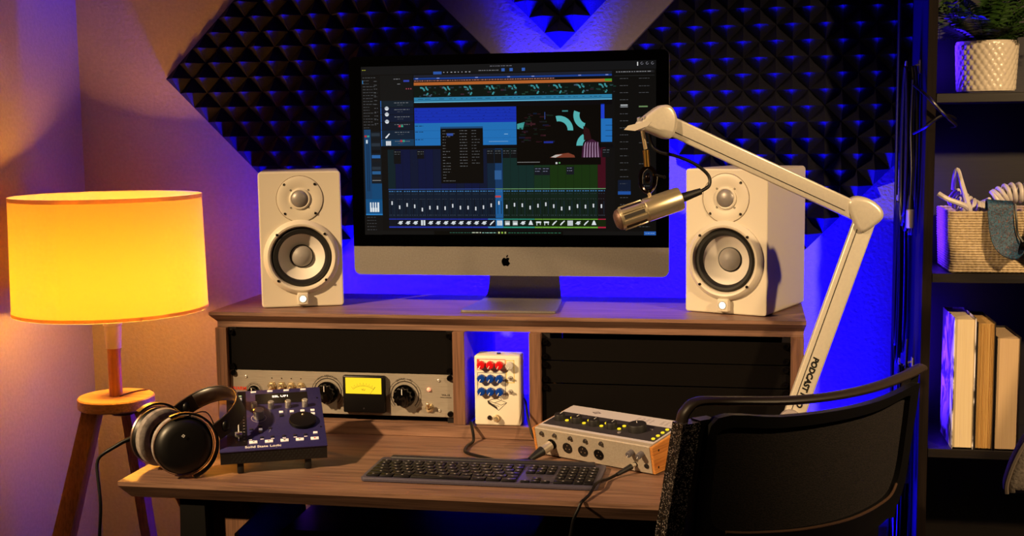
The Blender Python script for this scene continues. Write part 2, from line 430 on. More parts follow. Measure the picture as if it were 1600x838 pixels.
# inspector column
q.r(75, 96, 158, 806, '0d0e10'); q.r(80, 116, 83, 132, '3a8ad0', 2)
for i, v in enumerate(range(104, 330, 13)): q.dash(82, rnd.choice((110, 125, 140)), v, '55585c', 2); 
for v in range(120, 320, 17): q.dash(132, 148, v, '606266', 2)
q.r(82, 334, 112, 715, '13406a', 2); q.r(112, 344, 158, 645, '101820', 2); q.r(112, 575, 158, 650, '0f4673', 3); q.r(82, 645, 158, 715, '115083', 3)
q.r(82, 712, 158, 717, '2d8ad4', 4)
for v, c in ((350, '26313c'), (372, '10161c'), (395, '26313c'), (425, '0a0d12'), (448, '2b66a8'), (465, '15191e'), (500, '26313c'), (520, '265c90'), (545, '1a1d22'), (560, '888888')): q.r(115, v, 154, v + (3 if c == '888888' else 14), c, 4)
q.r(84, 360, 94, 368, 'c23030', 4); q.r(96, 360, 106, 368, '3a9a8a', 4); q.r(92, 382, 95, 610, '0a2540', 4); q.r(90, 380, 98, 396, 'c8dCe8'.lower(), 5)
q.r(100, 390, 103, 610, '0a2540', 4)
for i in range(4): q.r(101 + i * 11, 660, 110 + i * 11, 703, 'e4ecf2', 5); 
for i in range(3): q.r(107.5 + i * 11, 660, 113 + i * 11, 684, '115083', 6)
for v in range(726, 790, 14): q.dash(86, 130, v, '4a4c50', 2)
# track list
q.r(160, 96, 308, 210, '101214'); q.r(266, 118, 292, 126, '3040b0', 2); q.dash(222, 250, 112, '909096', 2); q.dash(238, 252, 134, '909096', 2)
for u in (276, 286, 296): q.r(u, 154, u + 5, 159, 'a04050', 2)
for v0, v1, c in ((208, 236, '10202c'), (238, 268, '0b1830'), (270, 302, '0b1830'), (304, 336, '0b1626'), (338, 376, '0c2034'), (378, 408, '113a5a')):
    q.r(160, v0, 308, v1, c, 2); q.r(160, v0, 163, v1, '2a6ac0', 3)
    q.dash(222, 290, v0 + 8, '70747a', 3, 4); q.dash(235, 262, v0 + 18, '50545a', 2, 4)
for v in (242, 268, 300):
    q.arc(188, v, 0, 9, 0, 360, 'dfe4ea', 4, 10)
    q.r(178, v - 4, 198, v - 1, '8a93a0', 5)
q.poly([(180, 374), (178, 370), (196, 352), (200, 354), (186, 372)], 'e8ecf0', 4)
for i in range(4): q.r(181 + i * 6, 386, 185.5 + i * 6, 406, 'e8ecf0', 4)
for u, v in ((240, 316), (246, 382)): q.r(u, v, u + 9, v + 9, 'c03444', 5); q.r(u + 11, v, u + 20, v + 9, '30a080', 5)
# timeline
q.r(312, 98, 1172, 108, '1b2030'); q.r(312, 110, 1172, 118, '173c8c', 2)
for u in (320, 415, 585, 725, 830, 1030, 1145): q.r(u, 111, u + 12, 115, '8090d0', 3)
q.r(312, 120, 1172, 128, '0c0606', 2); q.dash(314, 930, 122, 'c08070', 3, 3, 2, 12, 4); q.r(312, 130, 1172, 143, 'b5632c', 2); q.r(1142, 130, 1172, 140, '4f9a2a', 3)
q.r(312, 143, 1172, 196, '05120f', 2)
for i in range(9):
    u = 350 + i * 97
    q.arc(u - 6, 168, 11, 18, -105, 0, '3a8f96', 3, 6); q.arc(u + 31, 150, 11, 18, 108, 185, '3a8f96', 3, 6); q.arc(u + 32, 189, 9, 16, 180, 242, '3a8f96', 3, 5)
    for k in range(9):
        uu = u + rnd.uniform(-34, 56); vv = rnd.uniform(148, 190); q.r(uu, vv, uu + rnd.uniform(3, 16), vv + rnd.uniform(2, 7), rnd.choice(('1d4034', '3a2230', '22303a', '47566a', '143a30')), 4)
q.r(312, 196, 1172, 214, '2b7fa8', 2); q.r(312, 214, 1172, 219, '5fb0d4', 3); q.dash(330, 1150, 203, '123850', 2, 4, 3, 26, 24); q.r(312, 211, 1172, 212.5, '0c2a40', 4)
q.r(312, 222, 1172, 240, '04040a', 2)
q.r(312, 242, 762, 309, '1230b4', 2); q.r(312, 309, 762, 408, '1e70b8', 2)
for v in (252, 264, 278, 292): q.dash(316, 755, v, '0a1a70', 2, 4, 1, 10, 60); q.r(312, v + 5, 762, v + 5.8, '0a1c80', 3)
for v in (342, 376): q.r(312, v, 762, v + 1, '12518c', 4)
for v in (320, 346, 380): q.dash(314, 350, v, '0a2c50', 3, 4)
q.r(708, 360, 725, 362, 'a0c8e8', 4); q.r(640, 392, 725, 393.5, '8ab8e0', 4)
q.r(1125, 236, 1140, 300, '1c3ed0', 2); q.r(1125, 300, 1172, 400, '2070bc', 2)
for v in (328, 350, 374): q.r(1144, v, 1172, v + 2, '0a3058', 4)
# mixer, upper strips
q.r(160, 410, 1176, 424, '04050a', 2)
n_ = 29
for i in range(28):
    u = 187 + i * 34.2; w_ = 33.4
    if i == 0: c = '0a2028'
    elif i < 13: c = '081238' if i % 3 else '0a1530'
    elif i < 14: c = '0b2238'
    elif i == 14: c = '133a66'
    elif i < 19: c = '0c2a28'
    elif i < 21: c = '12301c'
    elif i < 27: c = '14300e'
    else: c = '40081a'
    q.r(u, 424, u + w_, 600, c, 2); q.r(u, 604, u + w_, 730, ('0c1a2c' if i < 14 else '1d5f9c' if i == 14 else '0c2018' if i < 27 else '100a10'), 2)
    top = '2233aa' if i < 13 else '3a8ad0' if i < 15 else '2f9a80' if i < 19 else '6aa83a' if i < 27 else 'b02040'
    q.r(u, 600, u + w_, 603, '3050a0' if i < 14 else '6a9a6a', 3)
    q.r(u, 733, u + w_, 737, top, 3); q.r(u, 737, u + w_, 767, ('0c1220' if i < 14 else '1e70b0' if i == 14 else '0a1a14' if i < 19 else '0f2208'), 3)
    q.r(u, 768, u + w_, 774, top, 4)
    q.dash(u + 2, u + 30, 609, '3d78b0', 4, 4, 6, 10, 5); q.dash(u + 3, u + 29, 622, '30404c', 2, 4, 3, 6, 6); q.dash(u + 3, u + 29, 645, '40444c', 2, 4, 3, 4, 8); q.dash(u + 3, u + 30, 716, '45505c', 3, 4, 2, 4, 8)
    q.r(u + 9, 648, u + 11, 712, '04060a', 4); q.r(u + 24, 655, u + 27, 712, '142432', 4)
    fv = (0, .45, .2, .35, .7, .5, .5, .55, .3, .5, .5, .6, .45, .25, 0, .4, .2, .25, .5, .3, .15, .35, .6, .55, .35, .4, .3, .35)[i % 28]
    q.r(u + 12, 655 + fv * 42, u + 18, 671 + fv * 42, 'd8dce2', 5)
    ic = i % 7
    if i and i != 27:
        cx_, cy_ = u + 17, 752
        if i == 14 or i == 23:
            for k in range(4): q.r(cx_ - 11 + k * 6, cy_ - 11, cx_ - 6.5 + k * 6, cy_ + 11, 'dfe6ea', 5)
        elif i in (13, 21, 22, 25):
            q.poly([(cx_ - 10, cy_ + 8), (cx_ - 6, cy_ + 10), (cx_ + 2, cy_ + 2), (cx_ + 12, cy_ - 9), (cx_ + 9, cy_ - 11), (cx_ - 3, cy_ - 2)], 'dfe6ea', 5)
        elif i in (15, 16): q.r(cx_ - 11, cy_ - 10, cx_ + 11, cy_ + 10, '9fa8a8', 5); q.r(cx_ - 8, cy_ - 2, cx_ + 9, cy_ + 8, 'e6eaea', 6)
        elif i in (18, 26): q.poly([(cx_ - 10, cy_ + 8), (cx_ - 4, cy_ - 8), (cx_, cy_ - 12), (cx_ + 4, cy_ - 8), (cx_ + 10, cy_ + 8)], 'dfe6ea', 5)
        elif i in (19, 20): q.r(cx_ - 11, cy_ - 7, cx_ + 11, cy_, 'dfe6ea', 5); q.r(cx_ - 9, cy_, cx_ - 6, cy_ + 10, 'dfe6ea', 5); q.r(cx_ + 6, cy_, cx_ + 9, cy_ + 8, 'dfe6ea', 5)
        elif i == 4: q.r(cx_ - 9, cy_ - 12, cx_ - 1, cy_ + 11, 'dfe6ea', 5); q.r(cx_ + 2, cy_ - 12, cx_ + 10, cy_ + 11, 'dfe6ea', 5)
        else:
            q.arc(cx_, cy_, 0, 8, 0, 360, 'dfe6ea', 5, 8); q.r(cx_ - 12, cy_ + 1, cx_ + 10, cy_ + 4, 'c0c8d0', 6); q.r(cx_ + 5, cy_ - 8, cx_ + 11, cy_ - 4, 'dfe6ea', 6)
for u in (215, 320, 630, 664, 700, 735, 1130):
    q.r(u, 428, u + 32, 452 + (36 if u in (215, 630, 664) else 14), '0a0d12', 4); q.dash(u + 3, u + 30, 434, '70787e', 2, 5); q.dash(u + 3, u + 30, 444, '50585e', 2, 5)
for u, v in ((838, 508), (872, 508), (976, 506)): q.r(u, v, u + 33, v + 34, '10141e', 4); q.dash(u + 3, u + 28, v + 5, '8088a0', 2, 5); q.dash(u + 3, u + 25, v + 16, '8088a0', 2, 5)
q.r(664, 520, 694, 560, '2c5c94', 5)
q.r(665, 631, 690, 639, 'c04040', 6)
# floating list window
q.r(427, 326, 615, 576, '060607', 6); q.r(427, 326, 615, 334, '1a4a78', 7); q.r(455, 355, 483, 366, '2c4ca0', 7)
for v in range(343, 572, 13):
    q.dash(436, rnd.choice((450, 470, 490)), v, '6c6e70', 2, 7); 
    if v < 505: q.dash(512, 545, v, '6c6e70', 2, 7)
    if v < 495: q.dash(565, rnd.choice((585, 600)), v, '606264', 2, 7)
# video window
q.r(762, 240, 1124, 498, '020203', 6)
q.arc(945, 347, 38, 62, -102, 2, '55b4b4', 7, 12); q.arc(1070, 285, 36, 62, 108, 200, '55b4b4', 7, 12); q.arc(1077, 415, 30, 57, 180, 240, '55b4b4', 7, 8)
q.r(960, 262, 985, 268, '3a8080', 7)
q.poly([(765, 318), (798, 310), (790, 342), (765, 340)], '3f9c96', 7)
for k in range(46):
    uu = rnd.uniform(768, 905); vv = rnd.uniform(268, 400); q.r(uu, vv, uu + rnd.uniform(5, 30), vv + rnd.uniform(2, 8), rnd.choice(('2a1018', '3a1a22', '12251a', '0c1430', '1a1420', '081a14')), 7)
q.r(880, 395, 920, 403, '1c2c90', 8); q.r(884, 268, 887, 300, '30488a', 8)
q.poly([(1042, 466), (1046, 420), (1062, 396), (1088, 388), (1112, 402), (1124, 440), (1124, 466)], '3a1430', 8)
for k in range(6): q.poly([(1050 + k * 12, 466), (1054 + k * 11, 412), (1058 + k * 10.5, 400), (1061 + k * 10.5, 402), (1058 + k * 11, 420), (1056 + k * 12, 466)], '9a7c98', 9)
q.poly([(905, 466), (935, 452), (985, 446), (1010, 456), (1014, 466)], '7a3a28', 8); q.poly([(910, 464), (930, 454), (960, 452), (930, 466)], 'c0b8b0', 9)
q.poly([(1050, 330), (1075, 345), (1085, 390), (1052, 392)], '2a0a10', 8)
q.r(764, 484, 862, 486, '909090', 8); q.r(930, 486, 938, 494, 'd0d0d0', 8); q.r(944, 486, 950, 492, '60b060', 8)
# browser at the right
q.r(1182, 92, 1357, 786, '08090a'); q.r(1188, 98, 1350, 108, '18191b', 2); q.dash(1190, 1340, 101, '8a8a8e', 3, 3); q.r(1182, 118, 1350, 120, '26282a', 2)
for v in range(130, 770, 30):
    q.dash(1205, 1240, v, '55575a', 2, 3)
    if rnd.random() < .6: q.dash(1285, 1330, v + rnd.uniform(0, 15), '505256', 2, 3)
q.r(1208, 242, 1238, 246, 'd0d4d8', 4); q.r(1208, 250, 1238, 253, 'a0a4a8', 4); q.r(1285, 248, 1322, 254, '6a8a5a', 4)
q.r(1196, 565, 1250, 628, '0a1830', 3); q.r(1196, 614, 1250, 628, '1d50a0', 4)
# transport bar
q.r(75, 788, 1357, 805, '101112', 2); q.r(390, 788, 960, 805, '050606', 3); q.dash(460, 560, 794, '2a5a4a', 3, 4); q.dash(560, 600, 793, 'c0c8b0', 4, 5); q.dash(605, 670, 794, '90c8b8', 3, 5)
for u, c in ((676, 'd0d890'), (690, '90c040'), (704, 'a8b870')): q.r(u, 791, u + 7, 799, c, 5)
q.dash(720, 950, 794, '2a6a50', 3, 4); q.r(1306, 788, 1356, 804, '2660b4', 4); q.dash(1312, 1350, 795, '90b0e0', 2, 5)
me = bpy.data.meshes.new('display'); me.from_pydata(q.v, [], q.f); ca = me.color_attributes.new('Col', 'FLOAT_COLOR', 'CORNER')
k = 0
for p, c in zip(me.polygons, q.c):
    for _ in p.vertices: ca.data[k].color = (*c, 1); k += 1
me.materials.append(UI); o = bpy.data.objects.new('display', me); COL.objects.link(o); o.parent = pc
# fruit emblem on the chin
ap = [(0, .30), (.10, .36), (.24, .36), (.36, .27), (.30, .20), (.26, .10), (.28, -.02), (.34, -.10), (.40, -.14), (.33, -.30), (.22, -.43), (.12, -.45), (.02, -.41), (-.08, -.41), (-.20, -.45),
      (-.31, -.36), (-.40, -.18), (-.43, .02), (-.38, .20), (-.28, .32), (-.16, .36)]
ap = [(x * 0.021, y * 0.021) for x, y in [(p.x, p.y) for p in spline([Vector((x, y, 0)) for x, y in ap], 3, True)]]
lf = [(.02, .40), (.04, .52), (.12, .62), (.22, .66), (.20, .54), (.12, .44)]
b = MB(); b.prism(ap, 0.0004, m=T(-0.004, -0.0001, 0.0955) @ RX(PI / 2)); b.prism([(x * .021, y * .021) for x, y in lf], 0.0004, m=T(-0.004, -0.0001, 0.0955) @ RX(PI / 2))
b.build('emblem', BLACKGLASS, pc)
# stand: foot plate sweeping up into the neck
b = MB(); path = [(-0.083, 0.0), (-0.06, 0.0), (0.06, 0.0), (0.095, 0.004), (0.108, 0.016), (0.112, 0.035), (0.106, 0.08), (0.07, 0.20)]
wd = [0.192, 0.195, 0.176, 0.166, 0.160, 0.156, 0.15, 0.146]
P = spline([Vector((w_, y, z)) for (y, z), w_ in zip(path, wd)], 6)
vs = []; fs = []
for i, p in enumerate(P):
    d = (P[min(i + 1, len(P) - 1)] - P[max(i - 1, 0)]); nn = Vector((0, -d.z, d.y)).normalized() * 0.0022
    w_ = p.x / 2; w_ -= 0.010 * (1 - min(1, (i / 3.0))) ** 2
    for sx, sn in ((-1, -1), (1, -1), (1, 1), (-1, 1)): vs.append((0.014 + sx * w_, p.y + sn * nn.y, p.z + 0.0024 + sn * nn.z))
for i in range(len(P) - 1):
    for j in range(4): fs.append((i * 4 + j, i * 4 + (j + 1) % 4, (i + 1) * 4 + (j + 1) % 4, (i + 1) * 4 + j))
fs += [(3, 2, 1, 0), tuple((len(P) - 1) * 4 + j for j in range(4))]
b.add(vs, fs); b.build('stand', ALU, pc)

# ------------------------------------------------------------------ speakers
def speaker(loc, rot, lab):
    t = thing('studio_speaker', lab, 'speaker', loc, rot, 'white two-way studio monitors on the hutch')
    w_, h_, d_ = 0.1715, 0.286, 0.215
    WZ = 0.106; cx_ = w_ / 2; hr = 0.0655
    # cabinet with a real opening for the woofer
    b = MB(); base_ = [(x, z) for x, z in rrect(w_, h_, 0.0075, 4, w_ / 2, h_ / 2)]
    angs = sorted(set([round(math.atan2(z - WZ, x - cx_) % (2 * PI), 6) for x, z in base_] + [round(2 * PI * k / 72, 6) for k in range(72)]))
    def hit(a):
        dx, dz = math.cos(a), math.sin(a); best = 9
        for i in range(len(base_)):
            (x1, z1), (x2, z2) = base_[i], base_[(i + 1) % len(base_)]; ex, ez = x2 - x1, z2 - z1; det = dx * ez - dz * ex
            if abs(det) < 1e-12: continue
            t_ = ((x1 - cx_) * ez - (z1 - WZ) * ex) / det; u_ = ((x1 - cx_) * dz - (z1 - WZ) * dx) / det
            if t_ > 0 and -1e-6 <= u_ <= 1 + 1e-6: best = min(best, t_)
        return best
    na = len(angs); vs = []
    for a in angs: vs.append((cx_ + hr * math.cos(a), 0, WZ + hr * math.sin(a) + .001))
    for dd_, yy in ((0.003, 0.0), (0.0008, 0.0008), (0.0, 0.003), (0.0, d_ - 0.003), (0.003, d_)):
        for a in angs:
            r_ = hit(a); x = cx_ + r_ * math.cos(a); z = WZ + r_ * math.sin(a)
            x = min(max(x, dd_), w_ - dd_) if dd_ else x; z = min(max(z, dd_), h_ - dd_) if dd_ else z
            vs.append((x, yy, z + .001))
    fs = []
    for k in range(5):
        for i in range(na): j = (i + 1) % na; fs.append((k * na + i, k * na + j, (k + 1) * na + j, (k + 1) * na + i))
    fs.append([5 * na + i for i in range(na)])
    cab = b.add(vs, fs).build('cabinet', SPK, t, smooth=14)
    F = lambda x, z, y=0.0: T(x, y, z + 0.001) @ FRONT    # local +z -> towards the listener
    TZ = 0.2285
    MB().lathe([(0.0, 0.0005), (0.022, 0.0005), (0.028, 0.0012), (0.040, 0.0035), (0.0475, 0.0018), (0.048, 0.0)], 48, m=F(cx_, TZ), cap=False).build('tweeter_waveguide', SPK, t)
    MB().lathe([(0.0482, 0.0), (0.0488, 0.0006), (0.0494, 0.0)], 48, m=F(cx_, TZ), cap=False).build('waveguide_seam', mat('seam_shadow', '8a7d6e', .6), t)
    MB().lathe([(0.0222, 0.0), (0.0222, 0.003), (0.0195, 0.0042), (0.0178, 0.0037)], 36, m=F(cx_, TZ), cap=False).build('tweeter_ring', SPK, t)
    MB().lathe([(0.0180, 0.0025), (0.016, 0.005), (0.011, 0.0078), (0.005, 0.0092), (0.0, 0.0095)], 28, m=F(cx_, TZ), cap=False).build('tweeter_dome', MESHD, t)
    MB().lathe([(0.0785, 0.0), (0.079, 0.003), (0.076, 0.0085), (0.070, 0.012), (0.066, 0.011), (0.0635, 0.007), (0.0625, 0.0), (0.0625, -0.006)], 64, m=F(cx_, WZ), cap=False).build('woofer_frame', SPK, t)
    MB().lathe([(0.0626, -0.002), (0.0615, 0.004), (0.058, 0.0075), (0.0535, 0.007), (0.050, 0.002), (0.0485, -0.004)], 56, m=F(cx_, WZ), cap=False).build('woofer_surround', RUBBER, t)
    MB().lathe([(0.0490, -0.003), (0.040, -0.012), (0.030, -0.0205), (0.0235, -0.0245), (0.021, -0.025)], 56, m=F(cx_, WZ), cap=False).build('woofer_cone', SPKCONE, t)
    MB().lathe([(0.0245, -0.0240), (0.0245, -0.021), (0.0228, -0.0205)], 40, m=F(cx_, WZ), cap=False).build('dust_cap_ring', RUBBER, t)
    MB().lathe([(0.0230, -0.0215), (0.021, -0.016), (0.015, -0.0105), (0.0075, -0.0078), (0.0, -0.0070)], 36, m=F(cx_, WZ), cap=False).build('dust_cap', DOME, t)
    sc = MB().lathe([(0, 0.0034), (0.0012, 0.0034), (0.0013, 0.0044), (0.0024, 0.0044), (0.0028, 0.003), (0.0028, 0.0)], 12, cap=False)
    first = None
    for dx, dz, yy in [(a * 0.0315, TZ + b_ * 0.0305, 0.0008) for a in (-1, 1) for b_ in (-1, 1)] + [(a * 0.0185, TZ + b_ * 0.0185, 0.0022) for a in (-1, 1) for b_ in (-1, 1)] + [(a * 0.0495, WZ + b_ * 0.0485, -0.009) for a in (-1, 1) for b_ in (-1, 1)]:
        s_ = 0.8 if abs(dx) < 0.02 else 1.05
        if first is None: first = sc.build('screw', SCREW, t); o_ = first
        else: o_ = copy_part(first, t)
        o_.location = (cx_ + dx, yy, dz + 0.001); o_.rotation_euler = (PI / 2, 0, 0); o_.scale = (s_, s_, s_)
    bd = MB().box(cx_ - 0.0115, -0.0145, 0.0065, cx_ + 0.0115, 0.0005, 0.032, 0.0022, 3).build('badge', SPK, t)
    M_lit = mat('lit_emblem', 'ffffff', 0.4, emit='fff2dc', es=1.0)
    MB().lathe([(0.0, 0.0), (0.0078, 0.0)], 28, m=T(cx_, -0.0147, 0.0195) @ FRONT, cap=False).build('lit_emblem', M_lit, bd)
    b = MB()
    b.lathe([(0.0072, 0.0), (0.0072, 0.0006), (0.0080, 0.0006), (0.0080, 0.0)], 28, m=T(cx_, -0.0147, 0.0195) @ FRONT, cap=False)
    for k in range(6):      # crossed tuning forks
        mm = T(cx_, -0.0152, 0.0195) @ FRONT @ RZ(R(60 * k + 30))
        b.box(0.0042, -0.0005, 0, 0.0050, 0.0005, 0.0003, m=mm)
    b.build('emblem_lines', PRINT, bd)
    return t
speaker((0.082, 0.058, ZT), R(20), 'white studio speaker at the left end of the hutch')
speaker((0.965, 0.108, ZT), R(-21.6), 'white studio speaker on the right, turned inward with its side showing')

# ------------------------------------------------------------------ rack gear
def bolt_mesh():
    b = MB(); b.lathe([(0, 0.0042), (0.0018, 0.0042), (0.002, 0.0056), (0.0052, 0.0056), (0.0062, 0.003), (0.0062, 0.0)], 16, cap=False, m=FRONT); return b
def bolts(t, w_, h_, zs, parent=None):
    f = None
    for x in (0.008, w_ - 0.008):
        for z in zs:
            if f is None: f = bolt_mesh().build('bolt', mat('black_bolt', '0d0b0b', 0.22, 0.6), t); o_ = f
            else: o_ = copy_part(f, t)
            o_.location = (x, 0, z)
def blank(x, z, U, lab):
    t = thing('rack_blank_panel', lab, 'rack panel', (x + 0.0005, 0.011, z), 0, 'black blank panels in the rack bays'); h_ = 0.04445 * U - 0.0008; w_ = B - 0.001
    b = MB().box(0, 0, 0, w_, 0.003, h_, 0.0006, 1); b.build('panel', PANELBLK, t)
    bolts(t, w_, h_, (0.0075, h_ - 0.0075)); return t
ZR = 0.1275
blank(X1, ZR, 1.97, 'black blank rack panel above the brushed compressor in the left bay')
blank(X5, 0.0275, 1.97, 'tall black blank rack panel at the bottom of the right bay')
blank(X5, 0.1165, 1.0, 'black blank rack panel in the middle of the right bay')
blank(X5, 0.162, 1.0, 'black blank rack panel at the top of the right bay')

cp = thing('rack_compressor', 'brushed silver rack compressor with a glowing yellow meter', 'audio compressor', (X1 + 0.0008, 0.0125, 0.0385))
w_ = B - 0.0016; h_ = 0.088
MB().box(0, 0, 0, w_, 0.003, h_, 0.0007, 1).build('faceplate', BRUSH, cp)
MB().box(0.02, 0.0032, 0.003, w_ - 0.02, 0.24, h_ - 0.003).build('chassis', BLACKMETAL, cp)
bolts(cp, w_, h_, (0.0075, h_ - 0.0065))
OX = X1 + 0.0008; OZ = 0.0385
def knobm(r, h, n=36, ridge=0.0):
    b = MB(); vs = []
    b.lathe([(0, h), (r * .82, h), (r * .9, h * .93), (r * .94, h * .35), (r, h * .18), (r, 0)], n, cap=False, m=FRONT); return b
for (x, z, r, hh) in ((0.238, 0.0835, 0.0232, 0.022), (0.403, 0.0815, 0.0232, 0.022), (0.077, 0.0815, 0.0125, 0.014)):
    k_ = MB()
    # fluted skirted knob
    n_f = 12; ring = []
    for i in range(96):
        a = 2 * PI * i / 96; rr = r * (0.80 + 0.05 * math.cos(n_f * a)); ring.append((rr * math.cos(a), rr * math.sin(a)))
    k_.prism(ring, hh, m=FRONT, bev=0.0015); k_.cyl(r, hh * .25, 40, m=FRONT, bev=0.0008)
    o_ = k_.build('knob', mat('gloss_black_knob', '050505', 0.12, spec=0.6), cp); o_.location = (x - OX, -0.0005, z - OZ)
    MB().box(-0.0007, -hh - 0.0006, r * .25, 0.0007, -hh, r * .75).build('pointer', WHITEPRINT, o_)
    d_ = MB()
    d_.lathe([(r * 1.22, 0.0002), (r * 1.30, 0.0002)], 48, m=FRONT @ RZ(R(-45)), cap=False, ang=R(270)); d_.lathe([(r * 1.46, 0.0002), (r * 1.49, 0.0002)], 48, m=FRONT @ RZ(R(-45)), cap=False, ang=R(270))
    for i in range(11): d_.box(r * 1.31, -0.0003, 0, r * 1.4, 0.0003, 0.0002, m=FRONT @ RZ(R(-45 + 27 * i)))
    o_ = d_.build('dial_scale', PRINT, cp); o_.location = (x - OX, -0.0002, z - OZ)
def arc_text(parent, txt, x, z, r, size, a0, a1, mt, name='lettering'):
    b = MB(); n = len(txt)
    for i, c in enumerate(txt):
        if c == ' ': continue
        a = R(a0 + (a1 - a0) * i / (n - 1)); b.text(c, size, m=T(x, -0.0003, z) @ FRONT @ RZ(a - PI / 2) @ T(0, r, 0), depth=0.0001)
    return b.build(name, mt, parent, smooth=0)
arc_text(cp, 'GAIN REDUCTION', 0.238 - OX, 0.0835 - OZ, 0.0345, 0.0052, 125, 55, PRINT)
arc_text(cp, 'OUTPUT (dB)', 0.403 - OX, 0.0815 - OZ, 0.0345, 0.0052, 118, 62, PRINT)
b = MB().text('WARM', 0.0105, m=T(0.044 - OX, -0.0003, 0.0865 - OZ) @ FRONT, bold=0.0003); b.build('maker_lettering', RED, cp, smooth=0)
b = MB().text('WA-1B', 0.0055, m=T(0.489 - OX, -0.0003, 0.0845 - OZ) @ FRONT); b.text('OPTICAL COMPRESSOR', 0.0022, m=T(0.489 - OX, -0.0003, 0.0795 - OZ) @ FRONT); b.build('model_lettering', PRINT, cp, smooth=0)
mt_ = MB().box(0.275 - OX, -0.013, 0.0455 - OZ, 0.364 - OX, 0, 0.1225 - OZ, 0.003, 3).build('meter', BLACK, cp)
MB().box(0.2815 - OX, -0.0138, 0.0855 - OZ, 0.3575 - OX, -0.0128, 0.1185 - OZ, 0.0003, 1).build('lit_meter_face', mat('meter_glow', '201400', 0.3, emit='ffd428', es=1.15), mt_)
b = MB(); mx, mz = 0.3195 - OX, 0.066 - OZ
for i in range(-8, 9):
    a = R(i * 4.6); b.box(-0.0002, 0.036, 0, 0.0002, 0.0395 + (0.003 if i % 2 == 0 else 0), 0.0001, m=T(mx, -0.0140, mz) @ FRONT @ RZ(-a))
b.lathe([(0.0357, 0.0001), (0.0361, 0.0001)], 20, m=T(mx, -0.0140, mz) @ FRONT @ RZ(R(52)), cap=False, ang=R(76))
b.box(-0.00025, 0.021, 0.0001, 0.00025, 0.043, 0.0003, m=T(mx, -0.0141, mz) @ FRONT @ RZ(R(-36)))
b.text('VU', 0.006, m=T(mx, -0.0141, mz + 0.028) @ FRONT, depth=0.0001)
b.build('meter_scale', PRINT, mt_, smooth=0)
MB().cyl(0.0016, 0.0008, 12, m=T(0.3195 - OX, -0.013, 0.055 - OZ) @ FRONT).build('meter_screw', mat('dim_plastic', '262228', .4), mt_)
def toggle(parent, x, z, r=0.0045, ln=0.014, name='toggle_switch', mt=BRASS, tilt=-25, my=-0.0005):
    b = MB(); b.lathe([(r * 1.5, 0), (r * 1.5, 0.0015), (r * 1.05, 0.002), (r * 1.05, 0.005), (r * .6, 0.006)], 6, m=FRONT, cap=False)
    b.lathe([(r * .9, 0.002), (r * .9, 0.006), (r * .4, 0.0065)], 16, m=FRONT, cap=False)
    b.tube([(0, -0.005, 0), (0, -ln, math.tan(R(tilt)) * ln)], lambda t: r * (.3 + .28 * t), 10, smooth=False); b.sph(r * .6, 12, m=T(0, -ln, math.tan(R(tilt)) * ln))
    o_ = b.build(name, mt, parent); o_.location = (x, my, z); return o_
for i in range(4):
    toggle(cp, 0.117 + i * 0.0212 - OX, 0.094 - OZ, 0.0068, 0.018, tilt=-30)
    MB().cyl(0.0012, 0.0006, 10, m=T(0.117 + i * 0.0212 - OX, -0.0001, 0.1105 - OZ) @ FRONT).build('indicator', PRINT, cp)
toggle(cp, 0.455 - OX, 0.057 - OZ, 0.0066, 0.016, tilt=35)
for x, z, r in ((0.060, 0.1125, 0.0030), (0.475, 0.1145, 0.0030), (0.4755, 0.0525, 0.0030)):
    MB().lathe([(0, 0.0012), (r * .4, 0.0012), (r * .5, 0.002), (r, 0.0014), (r, 0)], 12, m=T(x - OX, -0.0002, z - OZ) @ FRONT, cap=False).build('screw', CHROME, cp)
MB().lathe([(0, 0.006), (0.002, 0.0055), (0.004, 0.003), (0.0043, 0)], 8, m=T(0.454 - OX, -0.0002, 0.0955 - OZ) @ FRONT, cap=False).build('jewel_lamp', mat('jewel', 'ffb8a0', 0.1, emit='ff8a6a', es=0.9), cp)

# ------------------------------------------------------------------ effects pedal in the gap
pd = thing('effects_pedal', 'cream preamp effects pedal with red and blue knobs standing on end', 'effects pedal', (0.5505, 0.0045, 0.0268), R(0.5))
pw, ph, pdp = 0.093, 0.1425, 0.052
MB().box(0, 0, 0, pw, pdp, ph, 0.004, 3).build('enclosure', CREAM, pd)
MB().box(0.003, pdp, 0.003, pw - 0.003, pdp + 0.0015, ph - 0.003).build('base_plate', ALU, pd)
def outline(b, x0, z0, x1, z1, t_=0.0007, sides='tblr'):
    if 't' in sides: b.box(x0, -0.0003, z1 - t_, x1, -0.0001, z1)
    if 'b' in sides: b.box(x0, -0.0003, z0, x1, -0.0001, z0 + t_)
    if 'l' in sides: b.box(x0, -0.0003, z0, x0 + t_, -0.0001, z1)
    if 'r' in sides: b.box(x1 - t_, -0.0003, z0, x1, -0.0001, z1)
b = MB(); outline(b, 0.006, 0.113, 0.064, 0.1355, 0.001); b.build('red_border', RED, pd)
b = MB(); outline(b, 0.0065, 0.060, 0.064, 0.108, 0.0009, 'tlr'); b.build('navy_border', mat('navy_print', '232a5a', .5), pd)
b = MB(); outline(b, 0.065, 0.088, 0.082, 0.134, 0.0012); b.build('yellow_border', mat('yellow_print', 'd8bc4a', .5), pd)
MB().box(0.007, -0.0003, 0.1165, 0.011, -0.0001, 0.134).build('red_block', RED, pd)
KN = {'r': mat('red_knob', 'c8161c', 0.25), 'b': mat('blue_knob', '0d3a9a', 0.25), 'g': mat('clear_knob', 'b9b5b4', 0.25)}
proto = {}
